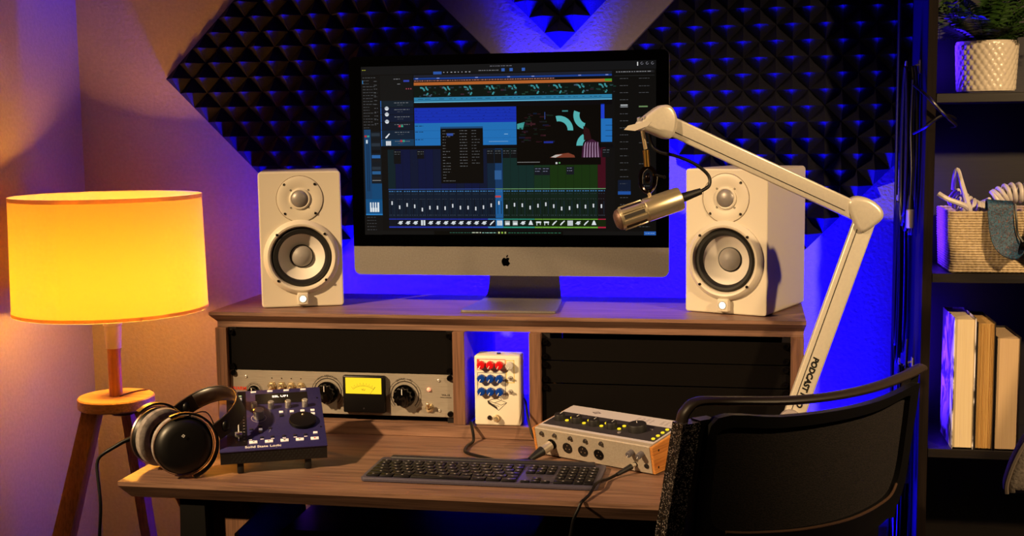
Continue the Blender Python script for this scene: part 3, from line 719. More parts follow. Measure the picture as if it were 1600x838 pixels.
def pknob(x, z, c):
    if c not in proto:
        kb = MB(); ring = []
        for i in range(72):
            a = 2 * PI * i / 72; rr = 0.0083 * (0.97 + 0.03 * math.cos(12 * a)); ring.append((rr * math.cos(a), rr * math.sin(a)))
        kb.prism(ring, 0.011, m=FRONT, bev=0.0016, seg=3); ko = kb.build('knob', KN[c], pd)
        po = MB().box(-0.0006, -0.0116, 0.0012, 0.0006, -0.0088, 0.0082, m=RY(R(-150))).build('pointer', WHITEPRINT, ko); proto[c] = (ko, po)
    else:
        ko0, po0 = proto[c]; ko = copy_part(ko0, pd); copy_part(po0, ko)
    ko.location = (x, -0.0002, z); return ko
for i in range(3):
    pknob(0.0155 + i * 0.0185, 0.1245, 'r'); pknob(0.0155 + i * 0.0185, 0.097, 'b'); pknob(0.0155 + i * 0.0185, 0.0705, 'b')
pknob(0.0735, 0.1235, 'g')
toggle(pd, 0.074, 0.098, 0.0035, 0.010, mt=CHROME, tilt=20); toggle(pd, 0.074, 0.0705, 0.0035, 0.010, mt=CHROME, tilt=20)
sw = MB().lathe([(0.0075, 0), (0.0075, 0.003), (0.006, 0.0035), (0.006, 0.009), (0.005, 0.011), (0, 0.0118)], 24, m=FRONT, cap=False).build('foot_switch', BRASS, pd); sw.location = (0.0455, -0.0002, 0.0155)
sw = MB().lathe([(0.0045, 0), (0.0045, 0.002), (0.0034, 0.0025), (0.0034, 0.001), (0, 0.001)], 20, m=FRONT, cap=False).build('status_light', mat('dark_led', '2a201e', .2), pd); sw.location = (0.0305, -0.0002, 0.0165)
b = MB()   # line drawing of a console
Lp = [((0.0265, 0.051), (0.0545, 0.0425)), ((0.0545, 0.0425), (0.066, 0.0475)), ((0.0265, 0.051), (0.028, 0.046)), ((0.028, 0.046), (0.049, 0.0315)), ((0.049, 0.0315), (0.066, 0.0475)), ((0.0265, 0.051), (0.045, 0.0375)), ((0.034, 0.053), (0.045, 0.0555)), ((0.045, 0.0555), (0.066, 0.0475)), ((0.034, 0.053), (0.0265, 0.0495)), ((0.045, 0.0555), (0.052, 0.0585)), ((0.052, 0.0585), (0.056, 0.053)), ((0.040, 0.0465), (0.055, 0.052)), ((0.036, 0.044), (0.05, 0.0395))]
def stroke(b, p, q_, t_=0.00045, y=-0.0003):
    d = Vector((q_[0] - p[0], 0, q_[1] - p[1])); n_ = Vector((-d.z, 0, d.x)).normalized() * t_
    a = Vector((p[0], y, p[1])); c = Vector((q_[0], y, q_[1]))
    b.add([a - n_, c - n_, c + n_, a + n_], [(0, 1, 2, 3)])
for p, q_ in Lp: stroke(b, p, q_)
b.add([(0.0268, -0.0003, 0.0505), (0.0282, -0.0003, 0.0445), (0.048, -0.0003, 0.032), (0.0455, -0.0003, 0.0385)], [(0, 1, 2, 3)])
b.build('console_drawing', PRINT, pd, smooth=0)
MB().cyl(0.004, 0.003, 16, m=T(0.047, 0.02, ph)).build('jack_nut', SCREW, pd)

# ------------------------------------------------------------------ DAW controller
ct = thing('daw_controller', 'dark blue mixing controller tilted up on feet, with a big jog wheel', 'controller', (0.153, -0.331, 0.0006), R(23.5))
CW, CD, TL = 0.192, 0.205, R(20)
NAVY = noise_mat('navy_faceplate', '2a2756', '302c60', nscale=300, rough=0.38)
tm = T(0, 0, 0.041) @ RX(TL)
b = MB().prism([(0, 0.0), (CD * math.cos(TL), CD * math.sin(TL)), (CD * math.cos(TL), 0.03), (0.02, -0.021), (0, -0.021)], CW, m=T(0, 0, 0.0405) @ Matrix(((0, 0, 1, 0), (1, 0, 0, 0), (0, 1, 0, 0), (0, 0, 0, 1))), bev=0.0)
b.build('body', BLACKMETAL, ct)
MB().box(-0.001, -0.001, 0, CW + 0.001, CD, 0.003, 0.001, 2, m=tm).build('faceplate', NAVY, ct)
for x in (0.035, CW - 0.035):
    MB().box(x - 0.006, 0.004, 0.0, x + 0.006, 0.02, 0.02, 0.002, 2).build('foot', RUBBER, ct)
    MB().box(x - 0.006, 0.15, 0.0, x + 0.006, 0.165, 0.066, 0.002, 2).build('foot', RUBBER, ct)
b = MB()
for i in range(22):
    for j in range(4):
        b.cyl(0.0019, 0.0002, 6, m=T(0.02 + i * 0.0075 + (0.00375 if j % 2 else 0), -0.0001, 0.0235 + j * 0.0045) @ FRONT)
b.build('vent_holes', mat('vent_dark', '050405', .8), ct)
def on(s_, t_, h=0.003): return tm @ T(s_ * CW, t_ * CD, h)
MB().box(0.065 * CW, 0.07 * CD, 0.003, 0.255 * CW, 0.985 * CD, 0.0034, m=tm).build('fader_strip', mat('strip_black', '08070a', .35), ct)
MB().box(0.095 * CW, 0.80 * CD, 0.0034, 0.225 * CW, 0.925 * CD, 0.0038, m=tm).build('small_display', mat('small_screen', '15181a', .25, emit='101416', es=.6), ct)
b = MB(); b.box(0.105 * CW, 0.895 * CD, 0.0038, 0.215 * CW, 0.912 * CD, 0.0040, m=tm); b.build('screen_bar', mat('green_bar', '88a070', .4, emit='a8b890', es=.7), ct)
b = MB(); b.box(0.185 * CW, 0.815 * CD, 0.0038, 0.215 * CW, 0.875 * CD, 0.0040, m=tm); b.build('screen_icon', mat('grey_icon', 'a8a8a8', .4, emit='909090', es=.6), ct)
MB().box(0.35 * CW, 0.745 * CD, 0.003, 0.87 * CW, 0.925 * CD, 0.0035, m=tm).build('display', mat('dark_display', '100d0c', .2, emit='100b08', es=.5), ct)
MB().text('SSL UF1', 0.0095, m=on(0.60, 0.865, 0.0036), depth=0.0001, bold=0.0002).build('screen_lettering', mat('lit_letters', 'ffffff', .5, emit='f0eef0', es=.8), ct, smooth=0)
MB().text('Solid State Logic', 0.0098, m=on(0.40, 0.045, 0.0031), depth=0.0001, bold=0.0002).build('maker_lettering', WHITEPRINT, ct, smooth=0)
def skin(x, y, w__, h__, mt, nm, hh=0.002):
    return MB().box(-w__ / 2, -h__ / 2, 0, w__ / 2, h__ / 2, hh, 0.0006, 2, m=on(x, y)).build(nm, mt, ct)
LIT = mat('lit_key', 'efe6e4', 0.5, emit='e8d4cc', es=0.25); DKEY = mat('dark_key', '201d2c', 0.5); REDK = mat('red_dot', 'd02028', .4, emit='d02028', es=.4)
for x in (0.145, 0.335, 0.50, 0.665, 0.835): skin(x, 0.962, 0.0105, 0.0045, LIT, 'soft_key')
for x in (0.335, 0.50, 0.668, 0.835):
    k_ = MB(); k_.lathe([(0.0056, 0), (0.0056, 0.014), (0.005, 0.0148)], 28, m=on(x, 0.67)); k_.build('knob', mat('silver_knob', 'b4b0ac', 0.3, 0.6), ct)
k_ = MB(); k_.lathe([(0.0098, 0), (0.0098, 0.0165), (0.0088, 0.0175), (0.0, 0.0172)], 36, m=on(0.375, 0.525)); k_.build('channel_knob', mat('silver_knob'), ct)
MB().lathe([(0.0135, 0.0001), (0.0141, 0.0001)], 32, m=on(0.375, 0.51, 0.003), cap=False).build('ring_print', WHITEPRINT, ct)
jw = MB().lathe([(0.0245, 0), (0.0255, 0.002), (0.0255, 0.006), (0.0245, 0.0075), (0.012, 0.0082), (0.0, 0.0082)], 48, m=on(0.795, 0.40)).build('jog_wheel', BLACK, ct)
MB().sph(0.0026, 12, m=on(0.80, 0.46, 0.0115)).build('finger_dimple', BRASS, jw)
for i, x in enumerate((0.595, 0.70, 0.805, 0.905)):
    skin(x, 0.585, 0.0078, 0.0062, LIT, 'button'); skin(x, 0.525, 0.0078, 0.0062, LIT if i > 1 else DKEY, 'button')
for x, y, l in ((0.385, 0.37, 1), (0.385, 0.315, 1), (0.295, 0.325, 0), (0.475, 0.325, 0), (0.385, 0.265, 0)): skin(x, y, 0.0065, 0.005, LIT if l and y < .35 else DKEY, 'arrow_button')
MB().lathe([(0.0175, 0.0001), (0.0180, 0.0001)], 20, m=on(0.385, 0.315, 0.003) @ RZ(R(-35)), cap=False, ang=R(70)).build('arc_print', WHITEPRINT, ct)
for x in (0.28, 0.39, 0.49, 0.60, 0.705, 0.805): skin(x, 0.185, 0.006, 0.0045, DKEY, 'button'); skin(x + .004, 0.158, 0.0062, 0.0016, LIT, 'button_legend', 0.0006)
skin(0.905, 0.205, 0.0082, 0.006, LIT, 'button')
for i, x in enumerate((0.31, 0.458, 0.605, 0.75, 0.892)):
    o_ = skin(x, 0.112, 0.0148, 0.0082, LIT, 'transport_button')
    mm = on(x, 0.112, 0.0051)
    if i == 4: MB().cyl(0.0018, 0.0002, 16, m=mm).build('record_dot', REDK, o_)
    elif i == 2: MB().box(-0.0018, -0.0014, 0, 0.0018, 0.0014, 0.0002, m=mm).build('stop_mark', PRINT, o_)
    else: MB().prism([(-0.002, -0.0015), (0.002, 0), (-0.002, 0.0015)], 0.0002, m=mm @ (RZ(PI) if i == 0 else Matrix())).build('arrow_mark', PRINT, o_)
MB().box(-0.0065, -0.004, 0, 0.0065, 0.004, 0.009, 0.001, 2, m=on(0.175, 0.22)).build('fader_cap', CHROME, ct)
b = MB()
for i in range(11): b.box(-0.0015, -0.0003, 0, 0.0015, 0.0003, 0.0001, m=on(0.228, 0.14 + i * 0.05, 0.0035))
b.box(-0.0008, -0.055, 0, 0.0008, 0.055, 0.0001, m=on(0.175, 0.42, 0.0035))
b.build('fader_scale', WHITEPRINT, ct)
for x, y in ((0.965, 0.80), (0.965, 0.30)): MB().cyl(0.0016, 0.001, 10, m=on(x, y)).build('screw', BLACK, ct)

# ------------------------------------------------------------------ headphones
hp = thing('headphones', 'black over-ear headphones with grey velour pads lying at the desk corner', 'headphones', (-0.010, -0.003, 0.0045))
A = Vector((0.104, -0.350, 0.0555)); Bq = Vector((0.018, -0.285, 0.0555))
axf = Vector((0.60, -0.80, 0.06)).normalized(); axb = Vector((-0.86, 0.50, 0.02)).normalized()
VEL = noise_mat('grey_velour', '77706d', '9a928f', nscale=90, rough=0.95, bump=0.4, dist=0.002)
def frame_of(n, o_):
    m_ = n.to_track_quat('Z', 'Y').to_matrix().to_4x4(); m_.translation = o_; return m_
for o_, n_, nm in ((A, axf, 'front'), (Bq, axb, 'rear')):
    F_ = frame_of(n_, o_)
    cupo = MB().lathe([(0.0, 0.019), (0.030, 0.0185), (0.040, 0.0165), (0.0465, 0.012), (0.0515, 0.004), (0.053, -0.004), (0.050, -0.010), (0.0, -0.010)], 48, m=F_).build('ear_cup', mat('cup_black', '0c0a0a', 0.42), hp)
    MB().lathe([(0.040, -0.0105), (0.052, -0.012), (0.0545, -0.018), (0.053, -0.025), (0.047, -0.029), (0.036, -0.029), (0.030, -0.024), (0.030, -0.0105)], 48, m=F_, cap=False).build('ear_pad', VEL, hp)
    MB().lathe([(0.0535, -0.0015), (0.0548, 0.001), (0.0535, 0.0035)], 48, m=F_, cap=False).build('trim_ring', mat('bronze_ring', 'a08476', 0.35, 0.9), cupo)
    if nm == 'front':
        zl = F_ @ Vector((0, 0, 0.0199)); upv = Vector((0, 0, 1))
        b = MB(); b.lathe([(0.0014, 0.0), (0.0034, 0.0)], 4, m=frame_of(n_, A + n_ * 0.0199 + Vector((0, 0, 0.021)) + n_.cross(upv) * 0.004), cap=False); b.build('emblem', WHITEPRINT, cupo)
# yokes
mid = (A + Bq) / 2
d = Vector((0.95, 0.10, 0.30)).normalized()
for o_, n_ in ((A, axf), (Bq, axb)):
    pts = []
    sd = n_.cross(d).normalized()
    dd = (d - n_ * d.dot(n_)).normalized()
    for i in range(13):
        a = R(-95 + 190 * i / 12); pts.append(o_ + n_ * 0.006 + dd * 0.0585 * math.cos(a) + sd * 0.0585 * math.sin(a))
    b = MB(); P = spline(pts, 3); fr = []
    for i, p in enumerate(P):
        rad = (p - o_ - n_ * 0.006).normalized(); fr.append((n_, rad))
    b.sweep(P, fr, [(-0.006, -0.0015), (0.006, -0.0015), (0.006, 0.0025), (-0.006, 0.0025)])
    b.build('yoke', BLACK, hp)
# head band: loops from cup to cup
P = []; fr = []
ax = (A - Bq).normalized(); n_ = ax.cross(d).normalized(); d2 = n_.cross(ax).normalized()
if d2.dot(d) < 0: d2 = -d2
ya = A + (d - axf * d.dot(axf)).normalized() * 0.060 + axf * 0.008
yb = Bq + (d - axb * d.dot(axb)).normalized() * 0.060 + axb * 0.008
c0 = (ya + yb) / 2; hw = (ya - yb).length / 2 * 1.02; axb_ = (ya - yb).normalized(); nb = axb_.cross(d).normalized(); db = nb.cross(axb_).normalized()
if db.dot(d) < 0: db = -db
for i in range(41):
    a = R(-90 + 180 * i / 40); wd_ = 1 + 0.10 * math.cos(a)
    P.append(c0 + axb_ * hw * math.sin(a) * wd_ + db * 0.088 * math.cos(a) ** 0.8 if math.cos(a) > 0 else c0 + axb_ * hw * math.sin(a))
for i, p in enumerate(P):
    tg = (P[min(i + 1, 40)] - P[max(i - 1, 0)]).normalized(); fr.append((nb, tg.cross(nb).normalized()))
b = MB(); b.sweep(P, fr, [(-0.017, -0.002), (0.017, -0.002), (0.018, 0.0), (0.017, 0.002), (-0.017, 0.002), (-0.018, 0)])
b.build('head_band', mat('band_leather', '17100e', 0.4), hp)
b = MB(); sg = 1 if fr[20][1].dot(db) > 0 else -1
b.sweep(P[5:36], fr[5:36], [(x * 0.0155, -sg * (0.002 + 0.0075 * math.sqrt(max(0, 1 - x * x)))) for x in [-1 + 0.25 * k_ for k_ in range(9)]] + [(0.0155, -sg * 0.002), (-0.0155, -sg * 0.002)])
b.build('band_cushion', mat('cushion_leather', '1f130e', 0.35), hp)
for p, f_ in ((P[2], fr[2]), (P[38], fr[38])):
    MB().sph(0.007, 14, m=T(*p), sc=(1.2, 1.2, 1.6)).build('slider', BLACK, hp)
b = MB(); b.tube([ya + Vector((-.02, 0, .0)), (ya + yb) / 2 + Vector((-.05, 0.02, .02)), yb + Vector((-.02, .0, .012))], 0.0012, 6); 
b.tube([A + Vector((0, 0, .05)), A + Vector((0.035, .02, .058)), ya + Vector((0.0, 0, .004))], 0.0011, 6)
b.build('lead_wire', BLACK, hp)
pj = Bq + Vector((-0.058, -0.02, -0.010))
b = MB().tube([Bq + Vector((-0.035, -0.02, 0.0)), pj, pj + Vector((-0.03, -0.012, -0.018))], lambda t: 0.0048 - 0.0015 * t, 12, smooth=False); b.build('cable_plug', BLACK, hp)
q0 = pj + Vector((-0.03, -0.012, -0.018))
b = MB().tube([q0, q0 + Vector((-.012, -.01, -.02)), (-0.06, -0.36, -0.06), (-0.062, -0.37, -0.16), (-0.05, -0.37, -0.30), (-0.045, -0.36, -0.5), (-0.04, -0.33, -0.735)], 0.003, 10); b.build('cable', BLACK, hp)

# ------------------------------------------------------------------ keyboard
kb = thing('keyboard', 'dark grey full-size keyboard lying across the middle of the desk', 'keyboard', (0.4155, -0.331, 0.001), R(0.2))
KW, KD = 0.424, 0.143
MB().prism(rrect(KW, KD, 0.009, 5, KW / 2, KD / 2), 0.007, bev=0.0015).build('case', noise_mat('graphite_case', '4a4658', '504c5e', nscale=400, rough=0.42, metal=0.3), kb)
MB().box(0.02, KD - 0.018, 0.005, KW - 0.02, KD - 0.001, 0.0125, 0.003, 2).build('rear_bar', mat('graphite_dark', '211f28', .45), kb)
KEYM = mat('key_plastic', '070609', 0.42, spec=0.35); LEG = mat('key_legend', 'a8a4a8', 0.6)
u = 0.01865; rows = []; gp = 0.0022
y0 = 0.008
rowy = [y0 + i * u for i in range(5)] + [y0 + 5 * u + 0.001]
mainrows = [[1.25, 1.25, 1.35, 5.3, 1.25, 1.25, 1.35], [2.25] + [1] * 10 + [1.75 + 0.0], [1.75] + [1] * 11 + [1.25], [1.5] + [1] * 12 + [0.5], [1] * 13 + [1], [1] * 14]
mainrows = [[1.2, 1.2, 1.5, 5.2, 1.3, 1.3, 1.3], [2.0] + [1] * 10 + [1.0], [1.6] + [1] * 10 + [1.4], [1.3] + [1] * 11 + [.7], [1] * 12 + [1], [1] * 13]
keys = []
MW = 0.272
for r_, row in enumerate(mainrows):
    tot = sum(row); x = 0.009
    for w__ in row:
        ww = w__ / tot * MW; keys.append((x, rowy[r_], ww - gp, (u if r_ < 5 else u * .62) - gp)); x += ww
nx = 0.288; nu = 0.0178
for r_ in (3, 4, 5):
    for i in range(3): keys.append((nx + i * nu, rowy[r_], nu - gp, (u if r_ < 5 else u * .62) - gp))
for i in range(3): keys.append((nx + i * nu, rowy[0], nu - gp, u * .55 - gp))
keys.append((nx + nu, rowy[0] + u * .6, nu - gp, u * .9 - gp))
px_ = nx + 3 * nu + 0.004; pu = 0.01775
for r_ in range(6):
    for i in range(4):
        if r_ == 0 and i == 1: continue
        if r_ in (1,) and i == 3: continue
        ww = pu * 2 if (r_ == 0 and i == 0) else pu; hh = u * (2 if (r_ == 0 and i == 3) else 1 if r_ < 5 else .62)
        keys.append((px_ + i * pu, rowy[r_], ww - gp, hh - gp))
keys.sort(key=lambda k_: -k_[2] * k_[3])
def keybm(b, x, y, w__, h__):
    b.box(x, y, 0.0072, x + w__, y + h__, 0.0105, 0.0012, 2, mi=0)
    b.box(x + w__ * .5 - 0.0016, y + h__ * .5 - 0.001, 0.0105, x + w__ * .5 + 0.0016, y + h__ * .5 + 0.0012, 0.0107, mi=1)
cache = {}
for x, y, w__, h__ in keys[:100]:
    kk = (round(w__, 5), round(h__, 5))
    if kk not in cache:
        b = MB(); keybm(b, 0, 0, w__, h__); cache[kk] = b.build('key', [KEYM, LEG], kb); o_ = cache[kk]
    else: o_ = copy_part(cache[kk], kb)
    o_.location = (x, y, 0)
if len(keys) > 100:
    b = MB()
    for k_ in keys[100:]: keybm(b, *k_)
    o_ = b.build('key', [KEYM, LEG], kb); o_['kind'] = 'stuff'

# ------------------------------------------------------------------ audio interface
ai = thing('audio_interface', 'silver audio interface with orange wooden cheeks and yellow indicator lights', 'audio interface', (0.6925, -0.098, 0.0), R(-27))
IW, ID = 0.267, 0.118
CHEEK = wood('honey_wood', 'b06a2c', 'c98440', 'd8974e', 'Y', 1.2)
side = [(0.0, 0.003), (-0.012, 0.054), (ID, 0.071), (ID - 0.012, 0.003)]
YZ = Matrix(((0, 0, 1, 0), (1, 0, 0, 0), (0, 1, 0, 0), (0, 0, 0, 1)))    # (y, z, x) prism
for x in (0, IW - 0.006):
    o_ = MB().prism(side, 0.006, m=T(x, 0, 0) @ YZ, bev=0.0008, seg=1).build('wooden_cheek', CHEEK, ai)
    for yy, zz in ((0.010, 0.045), (0.010, 0.014)):
        MB().cyl(0.0022, 0.0003, 12, m=T(x + (0.006 if x else -0.0003), yy, zz) @ RY(PI / 2)).build('screw', BLACK, o_)
SIL = noise_mat('champagne_metal', 'a1978c', 'aca297', nscale=300, rough=0.45, metal=0.2)
LAV = mat('pale_grey_top', 'b7b2ba', 0.45)
MB().prism([(0.0, 0.003), (-0.0118, 0.0535), (-0.010, 0.0555), (0.0015, 0.0572), (ID, 0.0735), (ID, 0.071), (ID - 0.012, 0.003)], IW - 0.0124, m=T(0.0062, 0, 0) @ YZ, bev=0.0005, seg=1).build('body', [SIL], ai)
sl = math.atan2(0.0735 - 0.0572, ID - 0.0015)
itop = T(0, 0.0015, 0.0573) @ RX(sl)
MB().box(0.0062, 0.0, 0.0, IW - 0.0062, ID - 0.002, 0.0004, m=itop).build('top_plate', LAV, ai)
MB().box(0.010, 0.008, 0.0004, IW - 0.010, 0.078, 0.0008, m=itop).build('control_panel', mat('charcoal_panel', '2d2a31', 0.5), ai)
ifr = Matrix.Translation((0, -0.0059, 0.0285)) @ RX(R(-13.2)) @ FRONT
ifr = T(0, -0.0059, 0.0285) @ RX(math.atan2(0.0118, 0.0505)) @ FRONT   # front face frame: x right, y up the face, z outwards
KB = mat('soft_black_knob', '161417', 0.55)
for i in range(4):
    k_ = MB().lathe([(0.0105, 0), (0.0105, 0.0105), (0.0098, 0.012), (0, 0.012)], 32, m=itop @ T(0.030 + i * 0.0395, 0.038, 0.0008)).build('knob', KB, ai)
    MB().box(-0.0005, 0.001, 0, 0.0005, 0.009, 0.0003, m=itop @ T(0.030 + i * 0.0395, 0.038, 0.0128)).build('pointer', WHITEPRINT, k_)
k_ = MB().lathe([(0.0175, 0), (0.0175, 0.012), (0.0165, 0.0138), (0, 0.0138)], 40, m=itop @ T(0.200, 0.045, 0.0008)).build('monitor_knob', KB, ai)
MB().box(-0.0006, 0.003, 0, 0.0006, 0.013, 0.0003, m=itop @ T(0.200, 0.045, 0.0146) @ RZ(R(35))).build('pointer', WHITEPRINT, k_)
YEL = mat('yellow_light', '2a2000', 0.3, emit='ffdc28', es=1.1)
ly = MB().cyl(0.0036, 0.0022, 16, m=Matrix(), bev=0.0006)
fy = None
for i in range(4):
    for dx, dy in ((0.0165, 0.037), (0.0175, 0.053)):
        o_ = ly.build('indicator_light', YEL, ai) if fy is None else copy_part(fy, ai)
        fy = fy or o_
        o_.matrix_local = itop @ T(0.030 + i * 0.0395 + dx, dy, 0.0009)
for i in range(4):
    o_ = copy_part(fy, ai); o_.matrix_local = itop @ T(0.250, 0.018 + i * 0.0165, 0.0009)
o_ = copy_part(fy, ai); o_.matrix_local = itop @ T(0.176, 0.020, 0.0009); o_.data = o_.data.copy(); o_.data.materials[0] = mat('grey_button', '77727a', .4); o_.name = 'button'
MB().box(-0.003, -0.0018, 0, 0.003, 0.0018, 0.0012, m=itop @ T(0.222, 0.058, 0.0009)).build('button', mat('grey_button'), ai)
b = MB()   # printed emblem and specification columns on the rear strip
b.prism([(-0.011, 0), (0, 0.0065), (0.011, 0), (0, -0.0065)], 0.0002, m=itop @ T(0.075, 0.097, 0.0004)); 
for x0_ in (0.178, 0.232):
    for i in range(4):
        for j in range(7):
            b.box(0, 0, 0, random.uniform(0.004, 0.0075), 0.0006, 0.0001, m=itop @ T(x0_ - 0.012 + i * 0.0105 - (0.016 if x0_ > 0.2 and 0 else 0), 0.088 + j * 0.0027, 0.0004))
b.build('printing', mat('grey_print', '6b6570', .6), ai)
b = MB(); b.text('UA', 0.008, m=itop @ T(0.075, 0.097, 0.0007), depth=0.0001); b.build('emblem_letters', LAV, ai, smooth=0)
def jack(x, y, r, nm='combo_jack'):
    mm = ifr @ T(x, y, 0); o_ = MB().lathe([(r, 0), (r, 0.0012), (r * .93, 0.0014), (r * .9, 0.0004), (0, 0.0003)], 28, m=mm, cap=False).build(nm, mat('jack_black', '08070a', .3), ai)
    if r > 0.006:
        for k in range(3): MB().cyl(0.0008, 0.0003, 8, m=mm @ T(0.0048 * math.cos(R(90 + 120 * k)), 0.0048 * math.sin(R(90 + 120 * k)), 0.0004)).build('contact', BRASS, o_)
    return o_
for x, y in ((0.047, -0.0045), (0.083, -0.0065), (0.118, -0.0075), (0.153, -0.0085)): jack(x - 0.005 + 0.0, y + 0.002, 0.0105)
for x in (0.022, 0.052, 0.088, 0.122, 0.157):
    MB().lathe([(0.0042, 0), (0.0042, 0.002), (0.0034, 0.0045), (0, 0.0045)], 20, m=ifr @ T(x, 0.0175, 0)).build('small_button', mat('knurled_dark', '5a544e', 0.3, 0.8), ai)
for x in (0.222, 0.243):
    k_ = MB().lathe([(0.0055, 0), (0.0055, 0.013), (0.0048, 0.0138), (0, 0.0138)], 24, m=ifr @ T(x, 0.011, 0)).build('volume_knob', mat('grey_knob', '56525a', 0.45), ai)
    MB().box(-0.0005, 0, 0, 0.0005, 0.005, 0.0003, m=ifr @ T(x, 0.011, 0.014) @ RZ(R(150))).build('pointer', WHITEPRINT, k_)
jack(0.226, -0.013, 0.0048, 'headphone_jack'); jack(0.250, -0.0125, 0.0048, 'headphone_jack')
Mai = T(0.6925, -0.098, 0.0) @ RZ(R(-27)) @ ifr
# XLR cable plugged into the left input
pa = Mai @ Vector((0.040, -0.0035, 0.0)); nrm = (Mai.to_3x3() @ Vector((0, 0, 1))).normalized()
xc = thing('microphone_cable', 'black cable with silver connector plugged into the interface left input', 'cable', (0, 0, 0))
dx_ = (Vector((-0.55, -0.75, -0.30))).normalized()
p1 = pa + nrm * 0.004; p2 = p1 + dx_ * 0.022; p3 = p2 + dx_ * 0.034
p3.z = max(p3.z, 0.0055)
MB().tube([p1, p2], lambda t: 0.0094, 20, smooth=False).build('connector_shell', mat('satin_nickel', 'c8beb0', 0.32, 0.6), xc)
MB().tube([p2, p2 + (p3 - p2) * .5, p3], lambda t: 0.0095 - 0.0050 * t, 16, smooth=False).build('strain_relief', RUBBER, xc)
MB().tube([p3, p3 + Vector((-0.015, -0.004, -0.001)), (0.640, -0.172, 0.0037), (0.600, -0.150, 0.0037), (0.56, -0.120, 0.0037), (0.552, -0.075, 0.0037), (0.556, -0.035, 0.006), (0.545, -0.004, 0.032), (0.542, 0.02, 0.031), (0.542, 0.2, 0.031), (0.545, 0.33, 0.033), (0.545, 0.365, 0.02), (0.545, 0.375, -0.05), (0.545, 0.375, -0.3), (0.5, 0.375, -0.6)], 0.003, 10, res=8).build('cable', BLACK, xc)
# jack cable leaving the headphone output and dropping off the desk
jc = thing('jack_cable', 'black cable with tapered plug running from the interface over the desk edge', 'cable', (0, 0, 0))
pa = Mai @ Vector((0.226, -0.013, 0.0)); dj = Vector((-0.62, -0.72, -0.22)).normalized()
q1 = pa + nrm * 0.001; q2 = q1 + dj * 0.010; q3 = q2 + dj * 0.036
q3.z = max(q3.z, 0.005)
MB().tube([q1, q2], 0.0036, 14, smooth=False).build('plug_collar', mat('satin_nickel'), jc)
MB().tube([q2, q3], lambda t: 0.0055 - 0.002 * t, 14, smooth=False).build('plug', RUBBER, jc)
MB().tube([q3, (0.850, -0.265, 0.0045), (0.842, -0.295, 0.010), (0.836, -0.33, 0.0125), (0.831, -0.362, 0.006), (0.826, -0.386, 0.0042), (0.821, -0.3985, 0.0015), (0.816, -0.4035, -0.010), (0.808, -0.405, -0.028), (0.802, -0.405, -0.058), (0.785, -0.41, -0.12), (0.73, -0.43, -0.20), (0.62, -0.44, -0.35), (0.58, -0.42, -0.735)], 0.0027, 10, res=8).build('cable', BLACK, jc)
# pedal patch leads
pc2 = MB().tube([(0.6445, 0.045, 0.075), (0.652, 0.02, 0.072), (0.662, -0.012, 0.050), (0.674, -0.032, 0.020), (0.686, -0.034, 0.006), (0.700, -0.024, 0.003), (0.716, -0.010, 0.003)], 0.0022, 8, res=8).build('patch_cable', BLACK)
tag(pc2, 'thin black lead running from the pedal side down behind the interface', 'cable')

# ------------------------------------------------------------------ microphone arm
ARMW = noise_mat('white_arm_paint', 'ded6c8', 'e4dccc', nscale=200, rough=0.33, metal=0.25, spec=0.6)
am = thing('boom_stand', 'white jointed microphone boom arm clamped at the right of the desk', 'microphone arm', (1.15, -0.1, 0.0))
def L(x, y, z): return Vector((x - 1.15, y + 0.1, z))
def beam(name, a, b_, w__, t__, groove, par):
    ax_ = (b_ - a); ln = ax_.length; ax_.normalize(); yv = Vector((0, 1, 0)); yv = (yv - ax_ * yv.dot(ax_)).normalized(); zv = ax_.cross(yv)
    m_ = Matrix((ax_, yv, zv)).transposed().to_4x4(); m_.translation = a
    o_ = MB().box(0, -t__ / 2, -w__ / 2, ln, t__ / 2, w__ / 2, 0.003, 3, m=m_).build(name, ARMW, par)
    gz = groove * w__ / 2
    MB().box(0.004, -t__ / 2 - 0.0004, gz - 0.0007, ln - 0.004, -t__ / 2 + 0.0004, gz + 0.0007, m=m_).build('groove', mat('groove_dark', '1c1512', .7), o_)
    return o_, m_
ua, ub = L(0.948, -0.195, 0.624), L(1.283, -0.1, 0.462)
la, lb = L(1.292, -0.1, 0.448), L(1.160, -0.1, 0.050)
up_b, mu = beam('upper_beam', ua, ub, 0.033, 0.024, 0.0, am)
lo_b, ml = beam('lower_beam', la, lb, 0.037, 0.026, 0.0, am)
bpy.data.objects.remove(up_b.children[0]); bpy.data.objects.remove(lo_b.children[0])
# the groove sits near the lower/left rim of each beam
def groove(o_, m_, ln, t__, zz):
    MB().box(0.004, -t__ / 2 - 0.0004, zz - 0.0007, ln, -t__ / 2 + 0.0004, zz + 0.0007, m=m_).build('groove', mat('groove_dark'), o_)
vz = (mu.to_3x3() @ Vector((0, 0, 1))).z
groove(up_b, mu, (ub - ua).length - 0.03, 0.024, -0.0065 * (1 if vz > 0 else -1))
vx = (ml.to_3x3() @ Vector((0, 0, 1))).x
groove(lo_b, ml, (lb - la).length - 0.004, 0.026, -0.0085 * (1 if vx > 0 else -1)); 
cap = spline([Vector(p) for p in ((-0.050, 0.004, 0), (-0.032, 0.020, 0), (-0.010, 0.034, 0), (0.008, 0.032, 0), (0.018, 0.012, 0), (0.014, -0.014, 0), (0.0, -0.024, 0), (-0.026, -0.014, 0), (-0.046, -0.006, 0))], 5, True)
o_ = MB().prism([(p.x, p.y) for p in cap], 0.040, z0=-0.020, m=Matrix(), bev=0.007, seg=4).build('tip_joint', ARMW, am); o_.rotation_euler = (PI / 2, 0, R(16)); o_.location = L(0.945, -0.195, 0.622)
